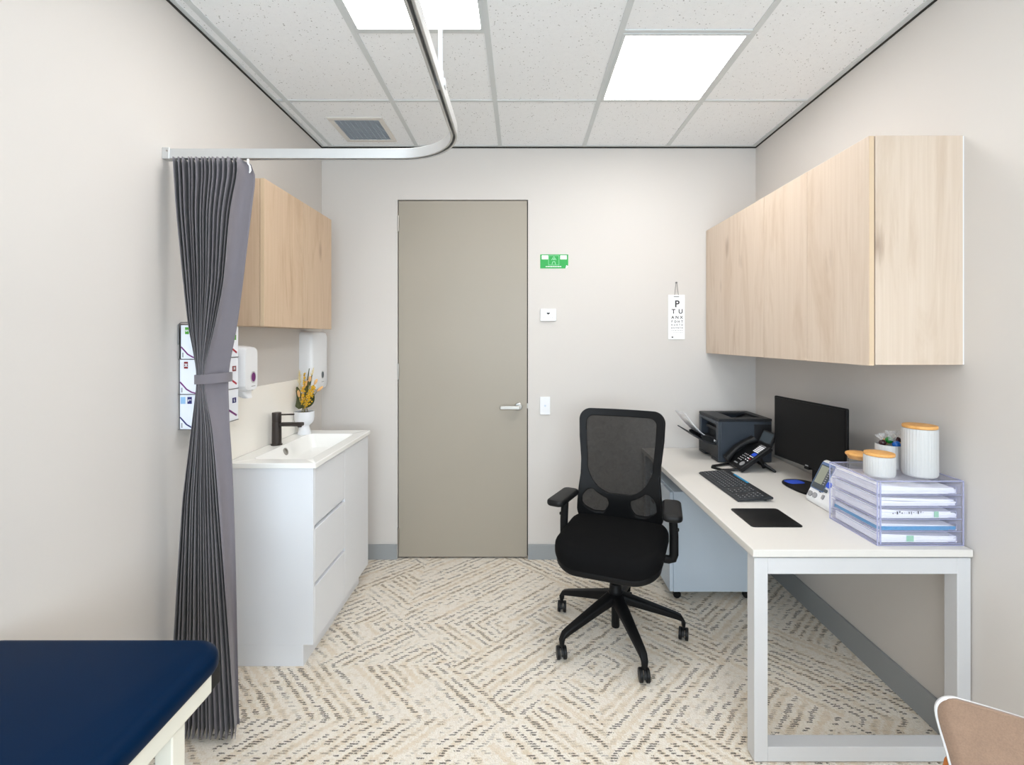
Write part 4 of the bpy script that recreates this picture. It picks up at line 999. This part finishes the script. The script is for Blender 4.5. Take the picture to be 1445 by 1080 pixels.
# base: five legs
hub = obj('base_hub', MB().lathe([(.030, .155), (.034, .165), (.036, .225), (.030, .232), (.027, .262), (.024, .262)], (0,0,0), 28), M['blackm'], t, local=True)
obj('gas_lift', MB().lathe([(.018, .052), (.0195, .058), (.0195, .30), (.0135, .30), (.0135, .36)], (0,0,0), 24), M['blackm'], t, local=True)
obj('lift_rod', MB().lathe([(.0140, .262), (.0140, .36)], (0,0,0), 20), M['chrome'], t, local=True)
for k_, deg in enumerate((139, 211.5, 281, 355, 67)):
    a = math.radians(deg) - TH_; d = Vector((math.cos(a), math.sin(a), 0)); sd_ = Vector((-d.y, d.x, 0)); rings = []
    for s, zc_, w, h_ in ((.02, .198, .031, .050), (.10, .176, .027, .042), (.20, .146, .0225, .034), (.285, .120, .0185, .028), (.310, .110, .0165, .027), (.320, .092, .0145, .018), (.320, .070, .012, .014)):
        q = d*s
        o = rrect(2*w, h_, min(w, h_/2)*.6, 4)
        if s < .315: rings.append([q + sd_*x + Vector((0,0,zc_+y)) for x, y in o])
        else: rings.append([q + sd_*x + d*y + Vector((0,0,zc_)) for x, y in o])
    obj('base_leg', MB().loft(rings), M['blackm'], t, local=True, ang=50)
    # castor: stem, hood and twin wheels
    a2 = math.radians((82, 95, 88, 68, 80)[k_]) - TH_; cd = Vector((math.cos(a2), math.sin(a2), 0)); cs_ = Vector((-cd.y, cd.x, 0)); c = d*.320 + cd*.010
    hood = MB().lathe([(.0055, .055), (.0055, .082)], d*.320, 12)
    arc = [(.029*math.cos(q), .029*math.sin(q)) for q in [PI*i/14 for i in range(15)]]
    hood.prism(ribbon([(x*1.06, y*1.06) for x, y in arc], .004), frame(c + Vector((0,0,.0285)), cd, (0,0,1)), -.006, .006)
    ca = obj('castor', hood, M['blackp'], t, local=True)
    for off in (-.0145, .0145):
        wh = MB().lathe([(.012, -.0075), (.026, -.0075), (.0285, -.005), (.0285, .005), (.026, .0075), (.012, .0075)], (0,0,0), 28, True, frame(c + cs_*off + Vector((0,0,.0287)), cd, (0,0,1)))
        obj('wheel', MB().add(wh, mw(t)), M['blackp'], ca)
# seat
SW, SD = .485, .475
SD += .03; SW += .012; seat = pillow(SW, SD, .425, .510, .13, .042, -.012, 0, 10, .008, .02)
for v in seat.v:
    f_ = max(0, (-v.y-.10)/.15); v.z -= .028*f_*f_; f2 = abs(v.x)/.24; v.z += .006*f2*f2
obj('seat', seat, M['blackf'], t, local=True, ang=60)
sh = pillow(SW-.016, SD-.01, .400, .438, .125, .010, -.012, 0, 10, 0, .018)
for v in sh.v: f_ = max(0, (-v.y-.10)/.15); v.z -= .028*f_*f_
obj('seat_shell', sh, M['blackm'], t, local=True, ang=60)
obj('tilt_mechanism', MB().box(-.07, .07, -.08, .12, .345, .400).box(-.03, .03, .10, .245, .36, .40), M['blackm'], t, local=True, bevel=.01)
obj('tilt_lever', MB().tube([(.06, -.02, .372), (.16, -.02, .370), (.20, -.02, .368)], [.006, .006, .010], 10), M['blackm'], t, local=True)
obj('tilt_knob', MB().lathe([(.018, 0), (.02, .004), (.02, .03), (.016, .034)], (0,0,0), 18, True, frame((.05, -.115, .355), (1,0,0), (0,0,1))), M['blackm'], t, local=True)
# back: outline, windows and curvature
BH_, BZ0 = .590, .475
def hw(z):
    tt = z/BH_
    return interp([(0,.214),(.12,.222),(.30,.212),(.42,.205),(.55,.207),(.75,.220),(.9,.224),(1,.222)], tt)
def by(x, z):
    return .212 - .030*math.exp(-((z-.16)/.13)**2) + .050*(z/BH_)**2 - .55*x*x
def s_out(x, z):
    xs = x*.222/hw(z); qx, qz = abs(xs)-.222+.055, abs(z-BH_/2)-BH_/2+.055
    d = math.hypot(max(qx,0), max(qz,0)) + min(max(qx,qz),0) - .055
    return -d
def s_win(x, z):
    xs = x*.222/hw(z)
    qx, qz = abs(xs)-.184+.035, (abs(z-.355)-.197+.035)
    d1 = -(math.hypot(max(qx,0), max(qz,0)) + min(max(qx,qz),0) - .035)
    zc_ = .340
    if z < zc_:
        e_ = math.hypot(xs/.192, (z-zc_)/.190); d1 = min(d1, (1-e_)*.19)
    ax = abs(xs); cx_, cz_ = .128, .113; ca_, sa_ = math.cos(-.5), math.sin(-.5)
    lx, lz = (ax-cx_)*ca_ - (z-cz_)*sa_, (ax-cx_)*sa_ + (z-cz_)*ca_
    d2 = (1 - (abs(lx/.072)**2.6 + abs(lz/.055)**2.6)**(1/2.6))*.055
    # keep a rib between the lower pair and the big window
    e_ = math.hypot(xs/.192, (z-zc_)/.190) if z < zc_ else 0
    d2 = min(d2, (e_-1.13)*.19, .196-ax, z-.055)
    return max(d1, d2)
def isomesh(fn, nx, nz, x0, x1, z0, z1, ydel):
    mb = MB(); cache = {}
    def vid(x, z):
        kk = (round(x, 6), round(z, 6))
        if kk not in cache: cache[kk] = mb.addv([(x-.016, by(x, z)+ydel, BZ0+z)])
        return cache[kk]
    for i in range(nx):
        for j in range(nz):
            xa, xb = x0+(x1-x0)*i/nx, x0+(x1-x0)*(i+1)/nx; za, zb = z0+(z1-z0)*j/nz, z0+(z1-z0)*(j+1)/nz
            P = [(xa,za),(xb,za),(xb,zb),(xa,zb)]; V = [fn(*p) for p in P]; out = []
            for a_ in range(4):
                b_ = (a_+1) % 4
                if V[a_] >= 0: out.append(P[a_])
                if (V[a_] >= 0) != (V[b_] >= 0):
                    s = V[a_]/(V[a_]-V[b_]); out.append((P[a_][0]+(P[b_][0]-P[a_][0])*s, P[a_][1]+(P[b_][1]-P[a_][1])*s))
            ids = []
            for p in out:
                v_ = vid(*p)
                if not ids or ids[-1] != v_: ids.append(v_)
            if len(ids) > 2 and ids[0] == ids[-1]: ids.pop()
            if len(ids) >= 3 and len(set(ids)) == len(ids): mb.f.append(ids)
    return mb
bf = obj('back_frame', isomesh(lambda x, z: min(s_out(x, z), -s_win(x, z)), 64, 78, -.235, .235, -.005, .595, 0), M['blackm'], t, local=True, ang=60)
md = bf.modifiers.new('thick', 'SOLIDIFY'); md.thickness = .022; md.offset = 0
bmh = obj('back_mesh', isomesh(lambda x, z: s_out(x, z)-.012, 30, 36, -.235, .235, -.005, .595, .002), M['mesh'], t, local=True, ang=60, label='see-through black mesh')
obj('back_support', MB().tube([(0, .15, .385), (0, .26, .40), (0, .285, .46), (0, .235, .60)], [.03, .03, .028, .022], 12, flat=1.4, up=(0,0,1)), M['blackm'], t, local=True)
# armrests
for sx in (-1, 1):
    x = sx*.262
    pp = [(sx*.17, .03, .405), (sx*.245, .03, .405), (sx*.262, .03, .412), (sx*.268, .03, .432), (sx*.268, .03, .52), (x, .03, .632)]
    ar = obj('armrest', MB().tube(pp, [.02, .02, .021, .0205, .0205, .019], 14, flat=.62, up=(0,0,1)), M['blackm'], t, local=True)
    pad = pillow(.088, .245, .632, .662, .03, .012, 0, 0, 6, .001).xf(Matrix.Translation((x, -.002, 0)) @ Matrix.Rotation(sx*.10, 4, 'Z'))
    obj('arm_pad', MB().add(pad, mw(t)), M['blackp'], ar, ang=60)
    obj('height_button', MB().add(MB().lathe([(.008, 0), (.008, .008), (.006, .010)], (0,0,0), 14, True, frame((sx*.281, .03, .55), (0,1,0), (0,0,1)) if sx > 0 else frame((sx*.281, .03, .55), (0,-1,0), (0,0,1))), mw(t)), M['blackp'], ar)

# ================================================================== TREATMENT TABLE
TT, TXR, TYF, TYN = .735, -.700, 1.165, -.72
t = thing('treatment_table', 'navy vinyl treatment table with cream steel frame along left wall', 'treatment table', ((XL+.02+TXR)/2, (TYF+TYN)/2, 0))
tw, tl = TXR-(XL+.012), TYF-TYN; tcx, tcy = (XL+.012+TXR)/2, (TYF+TYN)/2
obj('padded_top', pillow(tw, tl, TT-.058, TT-.006, .068, .030, tcx, tcy, 10, .006, .012), M['vinyl'], t, ang=70)
rl = MB(); rz0, rz1 = TT-.112, TT-.060; xi, xo = TXR-.055, TXR-.018
rl.box(xo-.038, xo, TYN+.03, TYF-.045, rz0, rz1)
obj('side_rail', rl, M['cream'], t, bevel=.003)
obj('side_rail', MB().box(XL+.03, XL+.068, TYN+.03, TYF-.045, rz0, rz1), M['cream'], t, bevel=.003)
obj('cross_rail', MB().box(XL+.068, xo-.038, TYF-.10, TYF-.062, rz0, rz1), M['cream'], t, bevel=.003)
obj('cross_rail', MB().box(XL+.068, xo-.038, TYN+.06, TYN+.098, rz0, rz1), M['cream'], t, bevel=.003)
obj('end_cap', MB().box(xo-.036, xo-.001, TYF-.0448, TYF-.012, rz0+.002, rz1+.001), M['blackp'], t, bevel=.002, label='black plastic end cap')
for y in (TYF-.148, TYN+.10):
    for x in (xo-.056, XL+.030):
        l_ = obj('leg', MB().box(x, x+.038, y, y+.040, .012, rz0), M['cream'], t, bevel=.003)
        obj('foot', MB().box(x-.001, x+.039, y-.001, y+.041, 0, .012), M['blackp'], l_)
for xa in (xo-.036, XL+.033): obj('lower_rail', MB().box(xa, xa+.032, TYN+.14, TYF-.148, .12, .152), M['cream'], t, bevel=.003)

# ================================================================== VISITOR CHAIR
VC = Vector((.775, .546, 0)); VA = math.radians(-40)
t = thing('visitor_chair', 'taupe upholstered visitor chair with white shell in near right corner', 'chair', VC, VA)
prof = [(-.215,.435,.215),(-.16,.432,.225),(-.05,.425,.228),(.06,.42,.225),(.14,.432,.215),(.185,.468,.205),(.210,.52,.198),(.228,.58,.196),(.243,.64,.203),(.258,.70,.217),(.270,.745,.230),(.277,.768,.232),(.281,.784,.222),(.283,.790,.205)]
def catm(P, n):
    out = []
    for i in range(len(P)-1):
        p0, p1, p2, p3 = P[max(i-1,0)], P[i], P[i+1], P[min(i+2,len(P)-1)]
        for s in range(n):
            q = s/n; out.append(tuple(.5*((2*b)+(-a+c)*q+(2*a-5*b+4*c-d)*q*q+(-a+3*b-3*c+d)*q**3) for a, b, c, d in zip(p0, p1, p2, p3)))
    out.append(P[-1]); return out
PR = catm(prof, 4)
def shellgrid(inset, lift, nx=20):
    rows = []; N = len(PR)
    for i, (y, z, w) in enumerate(PR):
        a = PR[max(i-1,0)]; b = PR[min(i+1,N-1)]; ty_, tz_ = b[0]-a[0], b[1]-a[1]; L = math.hypot(ty_, tz_) or 1
        ny, nz = -tz_/L, ty_/L; s_ = i/(N-1); bk = min(1, max(0, (s_-.3)/.3)); row = []
        for j in range(nx+1):
            q = 2*j/nx-1; x = q*(w-inset); e_ = lift*(1-abs(q)**6*.6)
            yy = y - .025*bk*q*q + ny*e_; zz = z + .02*(1-bk)*q*q + nz*e_
            row.append(Vector((x, yy, zz)))
        rows.append(row)
    return rows
so = obj('shell', MB().loft(shellgrid(0, 0), False, False), M['plastic'], t, local=True, ang=60)
md = so.modifiers.new('thick', 'SOLIDIFY'); md.thickness = .010; md.offset = 0
rows = shellgrid(.0035, .007); po = obj('pad', MB().loft(rows[2:], False, False), M['taupe'], t, local=True, ang=60)
md = po.modifiers.new('thick', 'SOLIDIFY'); md.thickness = .008; md.offset = 0
for (sx, a, b) in ((-1, (-.15,-.13,.418), (-.215,-.20,0)), (1, (.15,-.13,.418), (.215,-.20,0))):
    obj('leg', MB().tube([a, b], [.017, .011], 14), M['beech'], t, local=True)
for sx in (-1, 1):
    obj('leg', MB().tube([(sx*.178, .300, .655), (sx*.206, .340, .616), (sx*.211, .346, .56), (sx*.216, .350, .42), (sx*.235, .375, 0)], [.008, .0125, .0145, .017, .011], 14), M['beech'], t, local=True)
obj('under_frame', MB().tube([(-.15,-.13,.412), (.15,-.13,.412)], .012, 10).tube([(-.222,.350,.405), (.222,.350,.405)], .012, 10).tube([(-.15,-.13,.412), (-.222,.350,.405)], .012, 10).tube([(.15,-.13,.412), (.222,.350,.405)], .012, 10), M['beech'], t, local=True)

# ================================================================== LIGHT
wld = bpy.data.worlds.new('daylight'); SC.world = wld; wld.use_nodes = True
nt = wld.node_tree; bgn = nt.nodes['Background']; bgn.inputs[0].default_value = (.74, .87, 1.0, 1); bgn.inputs[1].default_value = 11.0
la = bpy.data.lights.new('window_portal', 'AREA'); la.shape = 'RECTANGLE'; la.size = WX1-WX0; la.size_y = WZ1-WZ0; la.cycles.is_portal = True
lo = bpy.data.objects.new('window_portal', la); COL.objects.link(lo); lo.location = ((WX0+WX1)/2, YF-.13, (WZ0+WZ1)/2); lo.rotation_euler = (PI/2, 0, 0)

# ================================================================== CAMERA
cam = bpy.data.cameras.new('camera'); co_ = bpy.data.objects.new('camera', cam); COL.objects.link(co_)
cam.sensor_fit = 'HORIZONTAL'; cam.sensor_width = 36; cam.lens = F/1445*36
cam.shift_x = (722.5-VX)/1445; cam.shift_y = (VY-540)/1445
co_.location = (0, 0, EYE); co_.rotation_euler = (PI/2, 0, 0); cam.clip_start = .05
SC.camera = co_
vs = SC.view_settings; vs.view_transform = 'Standard'; vs.look = 'None'; vs.gamma = 1; vs.use_curve_mapping = False; vs.exposure = 0.14
SC.cycles.max_bounces = 10; SC.cycles.diffuse_bounces = 6; SC.cycles.transparent_max_bounces = 24
